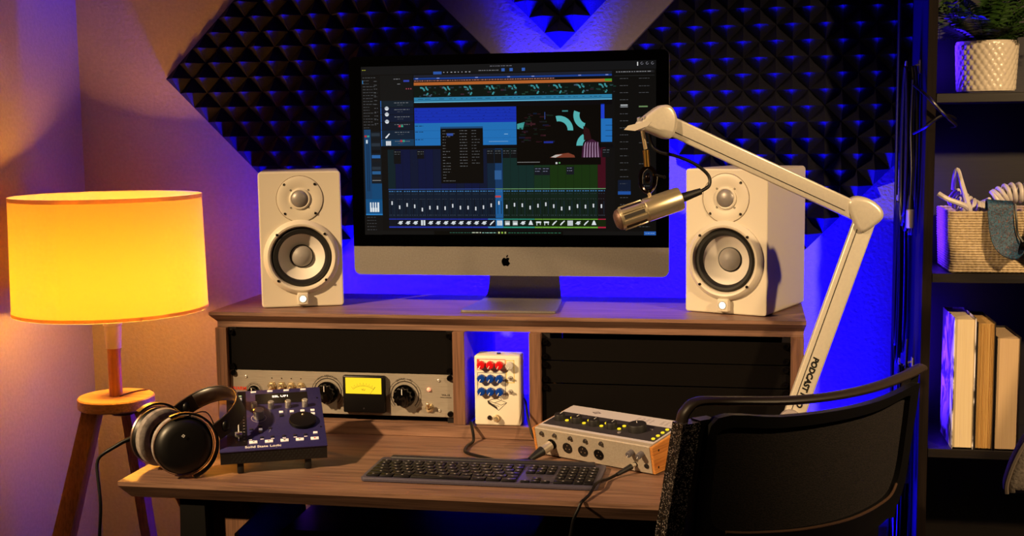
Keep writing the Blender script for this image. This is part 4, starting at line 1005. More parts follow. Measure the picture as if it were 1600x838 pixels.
cap = spline([Vector(p) for p in ((-0.028, 0.022, 0), (-0.012, 0.030, 0), (0.012, 0.024, 0), (0.030, 0.008, 0), (0.032, -0.008, 0), (0.018, -0.022, 0), (-0.002, -0.034, 0), (-0.014, -0.024, 0), (-0.026, 0.004, 0))], 5, True)
o_ = MB().prism([(p.x, p.y) for p in cap], 0.044, z0=-0.022, bev=0.008, seg=4).build('elbow_joint', ARMW, am); o_.rotation_euler = (PI / 2, 0, 0); o_.location = L(1.290, -0.1, 0.462)
MB().lathe([(0.0, 0.0), (0.020, 0.0), (0.020, 0.012), (0.016, 0.014), (0.0, 0.014)], 28, m=T(*L(1.166, -0.113, 0.085)) @ FRONT).build('pivot_cover', mat('grey_plastic', '8f8588', .5), am)
# lettering on the lower beam, reading downwards
dirx = (lb - la).normalized(); outw = Vector((0, -1, 0)); upl = outw.cross(dirx)
mt2 = Matrix((dirx, upl, outw)).transposed().to_4x4()
mt2.translation = la + (lb - la) * 0.735 + Vector((0, -0.0134, 0)) + upl * 0.001
MB().text('PODCAST PRO', 0.0145, m=mt2, depth=0.0002, shear=0.15, bold=0.0007).build('lettering', mat('black_ink', '0a0808', .5), lo_b, smooth=0)
mt3 = mt2.copy(); mt3.translation = la + (lb - la) * 0.83 + Vector((0, -0.0134, 0)) - upl * 0.0075
MB().text('boom arm', 0.007, m=mt3, depth=0.0002).build('small_lettering', mat('faded_ink', '8a6f6a', .5), lo_b, smooth=0) if False else None
b = MB(); b.cyl(0.016, 0.055, 24, m=T(*L(1.158, -0.1, 0.0092)), bev=0.002); b.build('post', BLACKMETAL, am)
b = MB(); b.box(-0.03, -0.03, 0.0006, 0.074, 0.03, 0.0088, 0.002); b.box(0.0662, -0.03, -0.075, 0.074, 0.03, 0.0088, 0.002); b.box(0.0, -0.03, -0.075, 0.074, 0.03, -0.067, 0.002); b.cyl(0.006, 0.06, 12, m=T(0.02, 0, -0.095)); b.cyl(0.016, 0.006, 12, m=T(0.02, 0, -0.04))
b.build('desk_clamp', BLACKMETAL, am)
# swivel at the tip, wing nut and drop rod
wn = MB(); wn.sph(0.0095, 18, sc=(1, 1, .9)); 
wn.add([(-0.027, -0.003, -0.006), (-0.020, -0.003, 0.001), (0.012, -0.003, 0.008), (0.020, -0.003, 0.007), (0.014, -0.003, 0.0), (-0.008, -0.003, -0.008), (-0.027, -0.010, -0.006), (-0.020, -0.010, 0.001), (0.012, -0.010, 0.008), (0.020, -0.010, 0.007), (0.014, -0.010, 0.0), (-0.008, -0.010, -0.008)],
       [(0, 1, 2, 3, 4, 5), (11, 10, 9, 8, 7, 6)] + [(i, (i + 1) % 6, 6 + (i + 1) % 6, 6 + i) for i in range(6)])
o_ = wn.build('wing_nut', mat('white_nut', 'd0c8be', 0.4), am); o_.location = L(0.905, -0.235, 0.621)
MB().cyl(0.005, 0.03, 14, m=T(*L(0.905, -0.205, 0.621)) @ FRONT).build('swivel_pin', BRASS, am)
b = MB(); b.cyl(0.0035, 0.008, 12, m=T(*L(0.902, -0.225, 0.628)), bev=0.001); b.cyl(0.004, 0.008, 12, m=T(*L(0.911, -0.22, 0.630)), bev=0.001); b.build('cap_nut', CHROME, am)
rod = MB().tube([L(0.9055, -0.2, 0.615), L(0.9115, -0.2, 0.5805)], 0.0036, 12, smooth=False); rod.build('drop_rod', BRASS, am)

mc = thing('microphone', 'silver and gold cylindrical microphone hanging in front of the monitor', 'microphone', (0.916, -0.2, 0.51))
mf, mb_ = Vector((-0.050, -0.022, -0.052)), Vector((0.056, 0.012, -0.016))
axm = (mb_ - mf).normalized(); MM = frame_of(axm, mf)
lm = (mb_ - mf).length
SILV = mat('polished_mic', 'd8c8a8', 0.3, 0.8)
body_m = MB().lathe([(0.0, 0.0), (0.017, 0.0), (0.0195, 0.004), (0.0195, 0.050), (0.0212, 0.052), (0.0212, lm - 0.004), (0.0195, lm), (0, lm)], 40, m=MM).build('body', SILV, mc)
MB().lathe([(0.0, -0.007), (0.012, -0.006), (0.0175, -0.002), (0.0190, 0.002)], 32, m=MM, cap=False).build('front_grille', noise_mat('bronze_grille', '5a4640', '7a5f55', nscale=500, rough=.5, metal=.6), mc)
for k in range(6):
    a = R(60 * k + 20)
    MB().box(0.0185, -0.0042, 0.006, 0.0215, 0.0042, 0.048, 0.0008, 2, m=MM @ RZ(a)).build('rib', SILV, mc)
    MB().box(0.0185, -0.0032, 0.008, 0.0198, 0.0032, 0.046, m=MM @ RZ(a + R(30))).build('slot', mat('slot_dark', '17100e', .5), mc)
# yoke between arm rod and microphone
b = MB()
b.tube([(-0.004, 0, 0.069), (-0.002, 0, 0.040)], 0.0058, 14, smooth=False); b.build('thread_collar', mat('brass_collar', 'b08a4a', 0.3, 1.0), mc)
b = MB(); b.tube([(-0.001, 0, 0.041), (-0.012, -0.002, 0.030), (-0.012, -0.002, 0.006), (0.0, 0, -0.004), (0.010, 0.002, 0.008), (0.011, 0.002, 0.030), (-0.001, 0, 0.041)], 0.004, 8); b.sph(0.006, 14, m=T(-0.001, -0.004, 0.020), sc=(1, 1, 1.6))
b.build('swivel_yoke', mat('black_chrome', '1a1210', 0.15, 0.8), mc)
b = MB(); b.tube([(0.0, 0, -0.002), (0.003, 0, -0.012)], 0.0035, 12, smooth=False); b.lathe([(0.006, 0), (0.006, 0.003), (0.009, 0.004), (0.009, 0.007), (0.005, 0.008)], 16, m=T(0.004, -0.001, -0.022)); b.build('mount_stud', BRASS, mc)
b = MB(); b.lathe([(0.0032, 0), (0.0032, 0.0015), (0.0016, 0.0015)], 14, m=T(0.028, -0.002, 0.022) @ FRONT, cap=False); b.tube([(0.011, 0, 0.026), (0.028, 0, 0.022)], 0.0022, 8, smooth=False); b.build('tension_screw', BLACK, mc)
bk = mf + axm * lm
pl_ = MB().tube([bk - axm * 0.002, bk + axm * 0.018, bk + axm * 0.038], lambda t: 0.0088 - 0.003 * t, 16, smooth=False).build('cable_plug', RUBBER, mc)
e = bk + axm * 0.038
MB().tube([e, e + Vector((0.014, 0.006, 0.010)), e + Vector((0.012, 0.01, 0.028)), e + Vector((-0.012, 0.012, 0.048)), e + Vector((-0.045, 0.012, 0.062)), e + Vector((-0.075, 0.02, 0.070)), e + Vector((-0.090, 0.03, 0.085)), e + Vector((-0.094, 0.025, 0.125))], 0.0031, 10, res=8).build('cable', BLACK, mc)

# ------------------------------------------------------------------ lamp
SHADE = bpy.data.materials.new('linen_shade'); SHADE.use_nodes = True
nt = SHADE.node_tree; nt.nodes.remove(nt.nodes['Principled BSDF']); outn = nt.nodes['Material Output']
mp = coords(SHADE); wv = N(SHADE, 'ShaderNodeTexNoise'); wv.inputs['Scale'].default_value = 260; lk(SHADE, mp, 0, wv, 'Vector')
mp.inputs['Scale'].default_value = (1, 1, 6)
rp = N(SHADE, 'ShaderNodeValToRGB'); rp.color_ramp.elements[0].color = (0.88, 0.47, 0.11, 1); rp.color_ramp.elements[1].color = (0.98, 0.58, 0.17, 1); lk(SHADE, wv, 'Fac', rp, 0)
tr = N(SHADE, 'ShaderNodeBsdfTranslucent'); df = N(SHADE, 'ShaderNodeBsdfDiffuse'); mxs = N(SHADE, 'ShaderNodeMixShader'); mxs.inputs[0].default_value = 0.62
lk(SHADE, rp, 0, tr, 0); df.inputs[0].default_value = (0.80, 0.70, 0.58, 1); lk(SHADE, tr, 0, mxs, 1); lk(SHADE, df, 0, mxs, 2); lk(SHADE, mxs, 0, outn, 0)
lp = thing('floor_lamp', 'glowing yellow drum-shade tripod lamp standing in the room corner', 'lamp', (-0.286, 0.10, FZ))
def lz(z): return z - FZ
RS0, RS1 = 0.2015, 0.2065
MB().lathe([(RS1, lz(0.236)), (RS0, lz(0.487))], 96, cap=False).build('lamp_shade', SHADE, lp)
TRIM = bpy.data.materials.new('shade_trim'); TRIM.use_nodes = True
TRIM.node_tree.nodes.remove(TRIM.node_tree.nodes['Principled BSDF'])
tt = N(TRIM, 'ShaderNodeBsdfTranslucent'); tt.inputs[0].default_value = (0.95, 0.80, 0.62, 1); td = N(TRIM, 'ShaderNodeBsdfDiffuse'); td.inputs[0].default_value = (0.85, 0.72, 0.60, 1)
tm_ = N(TRIM, 'ShaderNodeMixShader'); tm_.inputs[0].default_value = 0.45; lk(TRIM, tt, 0, tm_, 1); lk(TRIM, td, 0, tm_, 2); lk(TRIM, tm_, 0, TRIM.node_tree.nodes['Material Output'], 0)
MB().lathe([(RS1 + 0.0008, lz(0.235)), (RS1 + 0.0008, lz(0.243))], 96, cap=False).build('shade_trim', TRIM, lp)
MB().lathe([(RS0 + 0.0008, lz(0.479)), (RS0 + 0.0008, lz(0.488))], 96, cap=False).build('shade_trim', TRIM, lp)
b = MB(); b.lathe([(0.024, lz(0.222)), (0.030, lz(0.224)), (0.030, lz(0.229)), (0.022, lz(0.231))], 28, cap=False)
for k in range(3):
    a = R(120 * k + 75); c_, s_ = math.cos(a), math.sin(a)
    b.tube([(0.028 * c_, 0.028 * s_, lz(0.225)), (0.10 * c_, 0.10 * s_, lz(0.232)), (RS1 * c_ * .995, RS1 * s_ * .995, lz(0.240))], 0.002, 6)
b.build('shade_carrier', mat('white_wire', 'e8e0d4', .4), lp)
MB().lathe([(0.0165, lz(0.150)), (0.0185, lz(0.200)), (0.0205, lz(0.201)), (0.0205, lz(0.221)), (0.0, lz(0.222))], 28).build('lamp_socket', mat('white_socket', 'e6ddd0', .4), lp)
MB().cyl(0.0145, lz(0.150) - lz(0.035), 24, m=T(0, 0, lz(0.035))).build('stem', wood('pale_beech', 'a8683c', 'b87a4a', 'c88c5a', 'Z', 1.0), lp)
MB().lathe([(0, lz(0.018)), (0.080, lz(0.018)), (0.0825, lz(0.021)), (0.0825, lz(0.040)), (0.080, lz(0.043)), (0, lz(0.043))], 64).build('round_plate', wood('beech_plate', 'cda070', 'dab082', 'e4bd90', 'X', 1.0), lp)
b = MB(); b.tube([(0.015, -0.01, lz(0.044)), (0.02, 0.02, lz(0.045)), (0.036, 0.056, lz(0.045)), (0.05, 0.072, lz(0.04))], 0.0016, 6); b.build('power_cord', mat('brown_cord', '4a2a1a', .6), lp)
bulb = MB(); bulb.lathe([(0.013, lz(0.222)), (0.014, lz(0.236)), (0.019, lz(0.25)), (0.024, lz(0.27)), (0.024, lz(0.285)), (0.017, lz(0.300)), (0.0, lz(0.309))], 28, cap=False)
BM = mat('bulb_glass', 'fff0d0', 0.3, emit='ffcf88', es=9)
bulb.build('bulb', BM, lp)
legw = wood('beech_leg', '9a6a42', 'ac7a4e', 'bc8a5c', 'Z', 0.8)
def leg(ax_, ay, bx, by, w0=0.027, w1=0.027, tw=0.0):
    a = Vector((ax_, ay, lz(0.018))); c = Vector((bx, by, 0.001)); d_ = (c - a)
    b = MB(); rx = Vector((d_.x, d_.y, 0)).normalized(); rx = Matrix.Rotation(R(tw), 3, 'Z') @ rx; ry = Vector((0, 0, 1)).cross(rx)
    vs = []
    for p, w__ in ((a, w0), (c, w1)):
        for s1, s2 in ((-1, -1), (1, -1), (1, 1), (-1, 1)): vs.append(p + rx * s1 * w__ + ry * s2 * w__ * 0.85)
    b.add(vs, [(0, 1, 2, 3), (7, 6, 5, 4), (0, 4, 5, 1), (1, 5, 6, 2), (2, 6, 7, 3), (3, 7, 4, 0)])
    return b.build('leg', legw, lp)
leg(-0.040, -0.030, -0.150, -0.25, 0.021, 0.027, 35)
leg(0.052, 0.015, 0.33, 0.13, 0.02, 0.018)
leg(0.004, 0.040, 0.012, 0.19, 0.014, 0.015)
MB().cyl(0.026, 0.02, 24, m=T(0.005, 0.02, lz(-0.002))).build('leg_hub', mat('hub_grey', '6a5850', .5), lp)
pl = light('lamp_bulb_light', 'POINT', (-0.286, 0.10, 0.285), (0, 0, 0), 37.0, (1.0, 0.39, 0.03), 0.034)
pl.parent = None

# ------------------------------------------------------------------ office chair
ch = thing('office_chair', 'black mesh-back office chair pushed up to the right of the desk', 'chair', (1.004, -0.737, FZ), math.atan2(0.286, 0.342))
def cz(z): return z - FZ
CHW = 0.446
def bow(s_): t_ = s_ / CHW; return -0.055 * 4 * t_ * (1 - t_) * (1 if 0 <= t_ <= 1 else 0)
rm = mat('chair_rail', '3a302c', 0.4); fm = mat('chair_frame', '0a090a', 0.45)
# top grab rail with returns at both ends; local -y faces the camera side
pts = [(0.004, 0.006, cz(0.218)), (0.008, 0.003, cz(0.236)), (0.024, -0.004, cz(0.2495)), (0.06, bow(.06), cz(0.2505)), (0.14, bow(.14), cz(0.2455)), (0.22, bow(.22), cz(0.244)), (0.30, bow(.30), cz(0.2455)), (0.38, bow(.38), cz(0.2485)), (0.43, bow(.43), cz(0.250)), (CHW + 0.006, 0.004, cz(0.250))]
P = spline([Vector(p) for p in pts], 8); fr = []
for i, p in enumerate(P):
    tg = (P[min(i + 1, len(P) - 1)] - P[max(i - 1, 0)]).normalized(); a = Vector((0, 1, 0)); a = (a - tg * a.dot(tg)).normalized(); fr.append((a, tg.cross(a).normalized()))
ell = [(0.011 * math.cos(2 * PI * k / 14), 0.0062 * math.sin(2 * PI * k / 14)) for k in range(14)]
b = MB(); b.sweep(P, fr, ell); b.build('top_rail', rm, ch)
# side posts
def post(name, a, c, w__, t__, mt):
    b = MB(); b.add([a + Vector((-w__ / 2, -t__, 0)), a + Vector((w__ / 2, -t__, 0)), a + Vector((w__ / 2, t__, 0)), a + Vector((-w__ / 2, t__, 0)), c + Vector((-w__ / 2, -t__, 0)), c + Vector((w__ / 2, -t__, 0)), c + Vector((w__ / 2, t__, 0)), c + Vector((-w__ / 2, t__, 0))],
          [(0, 1, 2, 3), (7, 6, 5, 4), (0, 4, 5, 1), (1, 5, 6, 2), (2, 6, 7, 3), (3, 7, 4, 0)]); return b.build(name, mt, ch)
GLT = bpy.data.materials.new('open_knit'); GLT.use_nodes = True
bb = GLT.node_tree.nodes['Principled BSDF']; bb.inputs['Roughness'].default_value = 0.4
mp = coords(GLT, (1, 1, 1)); vo = N(GLT, 'ShaderNodeTexVoronoi'); vo.inputs['Scale'].default_value = 800; lk(GLT, mp, 0, vo, 'Vector')
rp = N(GLT, 'ShaderNodeValToRGB'); rp.color_ramp.elements[0].position = 0.84; rp.color_ramp.elements[0].color = (0.008, 0.007, 0.007, 1); rp.color_ramp.elements[1].position = 0.93; rp.color_ramp.elements[1].color = (0.75, 0.68, 0.62, 1)
sx = N(GLT, 'ShaderNodeSeparateColor'); lk(GLT, vo, 'Color', sx, 0); lk(GLT, sx, 0, rp, 0); lk(GLT, rp, 0, bb, 'Base Color')
post('knit_sleeve', Vector((0.009, 0.0, cz(0.223))), Vector((-0.012, 0.02, cz(0.03))), 0.030, 0.012, GLT)
post('side_post', Vector((0.036, -0.001, cz(0.225))), Vector((0.026, 0.012, cz(0.02))), 0.026, 0.010, fm)
# back frame with rounded opening, bowed towards the camera
def bowpt(s_, z): return Vector((s_, bow(s_) + 0.012 * (1 - (z - 0.05) / 0.2), cz(z)))
innr = [(0.050, 0.212), (0.13, 0.2085), (0.22, 0.2085), (0.31, 0.211), (0.395, 0.2185), (0.402, 0.205), (0.396, 0.16), (0.388, 0.115), (0.376, 0.088), (0.350, 0.070), (0.27, 0.0595), (0.18, 0.0585), (0.10, 0.0625), (0.060, 0.0665), (0.042, 0.082), (0.0385, 0.11), (0.043, 0.17)]
outr = [(0.044, 0.2285), (0.13, 0.2245), (0.22, 0.2235), (0.31, 0.225), (0.425, 0.231), (0.437, 0.218), (0.424, 0.16), (0.412, 0.105), (0.396, 0.066), (0.360, 0.040), (0.27, 0.022), (0.18, 0.018), (0.10, 0.022), (0.045, 0.030), (0.024, 0.05), (0.022, 0.11), (0.028, 0.17)]
def loop(pts, k=4): return [(p.x, p.y) for p in spline([Vector((x, y, 0)) for x, y in pts], k, True)]
I_, O_ = loop(innr), loop(outr); n = len(I_); vs = []; fs = []
for dy in (-0.006, 0.008):
    for (s_, z) in O_: p = bowpt(s_, z); p.y += dy; vs.append(p)
    for (s_, z) in I_: p = bowpt(s_, z); p.y += dy; vs.append(p)
for i in range(n):
    j = (i + 1) % n
    fs += [(i, j, n + j, n + i), (2 * n + i, 3 * n + i, 3 * n + j, 2 * n + j), (i, 2 * n + i, 2 * n + j, j), (n + i, n + j, 3 * n + j, 3 * n + i)]
MB().add(vs, fs).build('back_frame', fm, ch)
b = MB(); b.tube([bowpt(s_, z) + Vector((0, -0.006, 0)) for s_, z in (innr[8:14])], 0.0022, 8); b.build('frame_rim', mat('rim_brown', '6a5040', 0.3, 0.4), ch)  # brown rim along the lower inner edge of the frame
KN_ = noise_mat('black_knit', '0e0b0b', '241d1d', scale=(1, 1, 2.2), nscale=330, detail=1, rough=0.8, bump=0.5, dist=0.001)
cen = (0.22, 0.14); rings = 8; vs = []; fs = []
for k in range(rings + 1):
    f_ = k / rings
    for (s_, z) in I_:
        p = bowpt(cen[0] + (s_ - cen[0]) * max(f_, 0.001) * 1.01, cen[1] + (z - cen[1]) * max(f_, 0.001) * 1.01); p.y += 0.004; vs.append(p)
for k in range(rings):
    for i in range(n): j = (i + 1) % n; fs.append((k * n + i, k * n + j, (k + 1) * n + j, (k + 1) * n + i))
k0 = len(vs)
vs += [v + Vector((0, 0.0012, 0)) for v in vs]; fs += [tuple(i + k0 for i in f_[::-1]) for f_ in fs]
MB().add(vs, fs).build('mesh_back', KN_, ch)
post('side_post', Vector((0.437, 0.006, cz(0.25))), Vector((0.405, 0.02, cz(0.02))), 0.016, 0.008, fm)
# lower part: spine, seat, arms, gas column and five-star base
b = MB(); b.tube([(0.22, -0.02, cz(0.03)), (0.22, -0.01, cz(-0.10)), (0.22, 0.05, cz(-0.25)), (0.22, 0.12, cz(-0.31))], 0.02, 12); b.box(0.10, -0.03, cz(0.0), 0.34, -0.01, cz(0.04), 0.006); b.build('spine', fm, ch)
MB().prism(rrect(0.46, 0.44, 0.08, 6, 0.22, 0.29), 0.06, m=T(0, 0, cz(-0.31)), bev=0.02, seg=3).build('seat', mat('seat_fabric', '141112', 0.9), ch)
MB().cyl(0.025, 0.28, 20, m=T(0.22, 0.29, cz(-0.31 - 0.28))).build('gas_column', mat('column_metal', '3a3838', .3, .8), ch)
for k in range(5):
    a = R(72 * k + 18); c_, s_ = math.cos(a), math.sin(a)
    l_ = MB().tube([(0.22, 0.29, 0.115), (0.22 + 0.15 * c_, 0.29 + 0.15 * s_, 0.095), (0.22 + 0.29 * c_, 0.29 + 0.29 * s_, 0.07)], lambda t: 0.024 - 0.008 * t, 12).build('base_spoke', fm, ch)
    MB().cyl(0.025, 0.04, 20, m=T(0.22 + 0.29 * c_, 0.29 + 0.29 * s_, 0.026) @ RZ(a + PI / 2) @ RY(PI / 2) @ T(0, 0, -0.02), bev=0.004).build('caster', RUBBER, l_)

# ------------------------------------------------------------------ bookcase
BX0, BX1, BYF, BYB = 1.432, 2.05, 0.20, 0.445
bc = thing('bookcase', 'tall black-brown open bookcase at the right edge', 'bookcase', (BX0, BYB, FZ))
BKW = noise_mat('black_brown_wood', '0f0b09', '19120e', scale=(1.5, 30, 40), nscale=6, detail=8, rough=0.45, bump=0.12, dist=0.001, distort=0.6)
BKZ = noise_mat('black_brown_upright', '150f0c', '1d1511', scale=(40, 30, 1.5), nscale=6, detail=8, rough=0.7, bump=0.1, dist=0.001, spec=0.1)
def bk(x0, y0_, z0, x1, y1, z1, nm, mt=BKW): return MB().box(x0 - BX0, y0_ - BYB, z0 - FZ, x1 - BX0, y1 - BYB, z1 - FZ, 0.001, 1).build(nm, mt, bc)
bk(BX0, BYF, FZ + .001, BX0 + 0.0185, BYB, 1.25, 'side_panel', BKZ); bk(BX1 - 0.0185, BYF, FZ + .001, BX1, BYB, 1.25, 'side_panel', BKZ)
bk(BX0 + 0.019, BYB - 0.006, FZ + .01, BX1 - 0.019, BYB - 0.001, 1.24, 'back_panel')
for z in (0.678, 0.3195, -0.040, -0.39, -0.68, 1.04, 1.25): bk(BX0 + 0.019, BYF + 0.002, z - 0.0185, BX1 - 0.019, BYB - 0.007, z, 'shelf')
# plant pot
pp = thing('potted_fern', 'leafy green fern in a cream diamond-quilted pot on the top shelf', 'potted plant', (1.558, 0.29, 0.6785))
prof = [(0.0, 0.0), (0.050, 0.0), (0.0555, 0.004)]; 
b = MB(); nA, nZ = 144, 60; vs = []; fs = []
for j in range(nZ + 1):
    z = 0.004 + (0.098) * j / nZ; base_r = 0.0545 + 0.0045 * (z / 0.1)
    for i in range(nA):
        a = 2 * PI * i / nA; pat = abs(math.sin((a * 13 + z * 155))) * abs(math.sin((a * 13 - z * 155)))
        rr = base_r + 0.0022 * min(1, pat * 1.9) * (1 if 0.006 < z < 0.098 else 0.3); vs.append((rr * math.cos(a), rr * math.sin(a), z))
for j in range(nZ):
    for i in range(nA): k = (i + 1) % nA; fs.append((j * nA + i, j * nA + k, (j + 1) * nA + k, (j + 1) * nA + i))
fs.append(list(range(nA))[::-1]); b.add(vs, fs)
b.lathe([(0.0588, 0.102), (0.059, 0.1035), (0.056, 0.1035), (0.053, 0.085), (0.0, 0.085)], 60, cap=False); b.build('pot', mat('glazed_cream', 'ddd0bd', 0.25, coat=0.3), pp, smooth=60)
MB().lathe([(0.0, 0.094), (0.0535, 0.092)], 40, cap=False).build('soil', noise_mat('soil', '140e0a', '241a12', nscale=200, rough=.95, bump=.6, dist=.004), pp)
LEAF = noise_mat('fern_green', '1d3814', '3c5a22', nscale=40, rough=0.42)
rf = random.Random(11)
for k in range(64):
    a = rf.uniform(0, 2 * PI); ln = rf.uniform(0.11, 0.20); el = rf.uniform(0.55, 1.45)
    P0 = Vector((0.025 * math.cos(a), 0.025 * math.sin(a), 0.093)); b = MB(); pts = []
    for i in range(15):
        t_ = i / 14; rr = ln * math.cos(el) * t_ ; zz = ln * math.sin(el) * t_ - 0.055 * t_ * t_
        pts.append(P0 + Vector((rr * math.cos(a), rr * math.sin(a), zz + 0.0)))
    # keep the fronds inside the shelf bay
    for p in pts:
        p.y = max(-0.15, min(0.125, p.y)); p.x = max(-0.072, p.x)
    b.tube(pts, lambda t: 0.0013 * (1 - t * .7), 5, smooth=False)
    for i in range(1, 15):
        tg = (pts[i] - pts[i - 1]).normalized(); sd = tg.cross(Vector((0, 0, 1))); sd = sd.normalized() if sd.length > .05 else Vector((math.sin(a), -math.cos(a), 0)); ll = 0.024 * math.sin(PI * (0.12 + 0.83 * i / 14)) + 0.004
        for sgn in (-1, 1):
            tip = pts[i] + sd * sgn * ll + tg * ll * .45 - Vector((0, 0, ll * .22)); nw = tg * 0.0034
            midp = pts[i] + (tip - pts[i]) * .5 + Vector((0, 0, 0.0022))
            b.add([pts[i] - nw * .4, midp - nw, tip, midp + nw, pts[i] + nw * .5], [(0, 1, 2, 3, 4)])
    b.build('frond', LEAF, pp, smooth=0)

# rope basket with coiled cord and strap
bs = thing('rope_basket', 'square woven rope basket on the middle shelf', 'basket', (1.488, 0.215, 0.3198))
ROPE = noise_mat('jute_rope', 'b39c78', 'd0bb96', scale=(1, 1, 1), nscale=160, rough=0.85, bump=0.4, dist=0.002)
BW, BD, BH = 0.22, 0.175, 0.124
rows_n = 24
for k in range(rows_n):
    z = 0.0042 + k * (BH - 0.0064) / (rows_n - 1); g_ = 0.004 * (z / BH)
    rr_ = rrect(BW + 2 * g_, BD + 2 * g_, 0.014, 3, BW / 2, BD / 2); Lp_ = [Vector((x, y, z)) for x, y in rr_]
    # subdivide long sides for the twisted look
    Q_ = []
    for i in range(len(Lp_)):
        a_, c_ = Lp_[i], Lp_[(i + 1) % len(Lp_)]; m_ = max(1, int((c_ - a_).length / 0.0028))
        for j in range(m_): Q_.append(a_ + (c_ - a_) * j / m_)
    b = MB() if k == 0 else b
    n8 = 7; base = len(b.v); NQ = len(Q_)
    for i, p in enumerate(Q_):
        d_ = (Q_[(i + 1) % NQ] - Q_[i - 1]).normalized(); o2 = Vector((d_.y, -d_.x, 0)); rad = 0.0029 * (1 + 0.22 * math.cos(i * PI * 0.66))
        for q_ in range(n8):
            a = 2 * PI * q_ / n8; b.v.append(p + o2 * rad * math.cos(a) + Vector((0, 0, 1)) * rad * math.sin(a))
    for i in range(NQ):
        j = (i + 1) % NQ
        for q_ in range(n8): b.f.append([base + i * n8 + q_, base + i * n8 + (q_ + 1) % n8, base + j * n8 + (q_ + 1) % n8, base + j * n8 + q_]); b.mi.append(0)
b.build('rope_wall', ROPE, bs, smooth=60)
MB().box(0.003, 0.003, 0.0005, BW - 0.003, BD - 0.003, 0.004).build('basket_floor', ROPE, bs)
CO = mat('white_coil_cord', 'd8cfc8', 0.42)
def coil(b, path, R0, turns, r=0.0043):
    P_ = spline([Vector(p) for p in path], 24); n_ = turns * 14; out_ = []
    for i in range(n_ + 1):
        f_ = i / n_ * (len(P_) - 1); k = min(int(f_), len(P_) - 2); p = P_[k].lerp(P_[k + 1], f_ - k); tg = (P_[k + 1] - P_[k]).normalized(); o1 = Vector((0, 0, 1)); o1 = (o1 - tg * o1.dot(tg)).normalized(); o2 = tg.cross(o1); a = 2 * PI * i / 14
        out_.append(p + (o1 * math.cos(a) + o2 * math.sin(a)) * R0)
    b.tube(out_, r, 8, smooth=False)
b = MB()
coil(b, [(1.505, 0.290, 0.468), (1.525, 0.27, 0.452), (1.55, 0.275, 0.440), (1.575, 0.285, 0.448)], 0.017, 10)
coil(b, [(1.585, 0.30, 0.462), (1.61, 0.30, 0.475), (1.65, 0.30, 0.474), (1.69, 0.30, 0.458)], 0.018, 10)
b.tube([(1.500, 0.285, 0.485), (1.499, 0.262, 0.515), (1.503, 0.255, 0.525), (1.511, 0.256, 0.50), (1.520, 0.262, 0.46), (1.53, 0.28, 0.42)], 0.0046, 8)
b.tube([(1.506, 0.262, 0.52), (1.513, 0.245, 0.49), (1.522, 0.228, 0.455), (1.53, 0.238, 0.43)], 0.0046, 8)
b.tube([(1.462, 0.225, 0.479), (1.48, 0.222, 0.468), (1.515, 0.228, 0.4535), (1.53, 0.245, 0.435)], 0.0052, 8)
tag(b.build('coiled_cord', CO), 'white coiled instrument cord piled in the rope basket', 'cord')
STR = noise_mat('brocade', '0a2038', '1f5674', nscale=110, detail=2, rough=0.6, ramp=(.45, .55), distort=3.0)
nt_ = STR.node_tree; b_ = nt_.nodes['Principled BSDF']; mp = coords(STR); v2 = N(STR, 'ShaderNodeTexNoise'); v2.inputs['Scale'].default_value = 90; v2.inputs['Distortion'].default_value = 5; lk(STR, mp, 0, v2, 'Vector')
rr_ = N(STR, 'ShaderNodeValToRGB'); rr_.color_ramp.elements[0].position = .60; rr_.color_ramp.elements[0].color = (0, 0, 0, 1); rr_.color_ramp.elements[1].position = .64; lk(STR, v2, 'Fac', rr_, 0)
old = b_.inputs['Base Color'].links[0].from_node; mx_ = N(STR, 'ShaderNodeMix', data_type='RGBA'); lk(STR, rr_, 0, mx_, 0); lk(STR, old, 0, mx_, 6); mx_.inputs[7].default_value = (*srgb('6a4038'), 1); lk(STR, mx_, 2, b_, 'Base Color')
# strap drapes over the basket rim: a wide band falling and curling back
def band(path, w_dir, wd_, th, mt, nm, par):
    P_ = spline([Vector(p) for p in path], 8); fr_ = []
    for i, p in enumerate(P_):
        tg = (P_[min(i + 1, len(P_) - 1)] - P_[max(i - 1, 0)]).normalized(); a = Vector(w_dir); a = (a - tg * a.dot(tg)).normalized(); fr_.append((a, tg.cross(a)))
    return MB().sweep(P_, fr_, [(-wd_ / 2, -th), (wd_ / 2, -th), (wd_ / 2, th), (-wd_ / 2, th)]).build(nm, mt, par)
st = thing('instrument_strap', 'teal brocade instrument strap draped over the basket front', 'strap', (-0.020, 0, 0))
band([(1.60, 0.240, 0.448), (1.598, 0.226, 0.463), (1.597, 0.2045, 0.460), (1.598, 0.1985, 0.432), (1.602, 0.194, 0.40), (1.612, 0.190, 0.378), (1.635, 0.186, 0.366), (1.66, 0.186, 0.372), (1.675, 0.192, 0.40), (1.68, 0.1985, 0.44), (1.68, 0.2035, 0.458), (1.68, 0.220, 0.466), (1.68, 0.234, 0.456)], (1, 0.15, -0.1), 0.050, 0.0015, STR, 'band', st)
band([(1.6245, 0.2035, 0.459), (1.626, 0.1955, 0.430), (1.629, 0.1925, 0.402), (1.638, 0.1885, 0.385)], (1, 0.15, -0.1), 0.003, 0.0022, BLACK, 'edging', st)

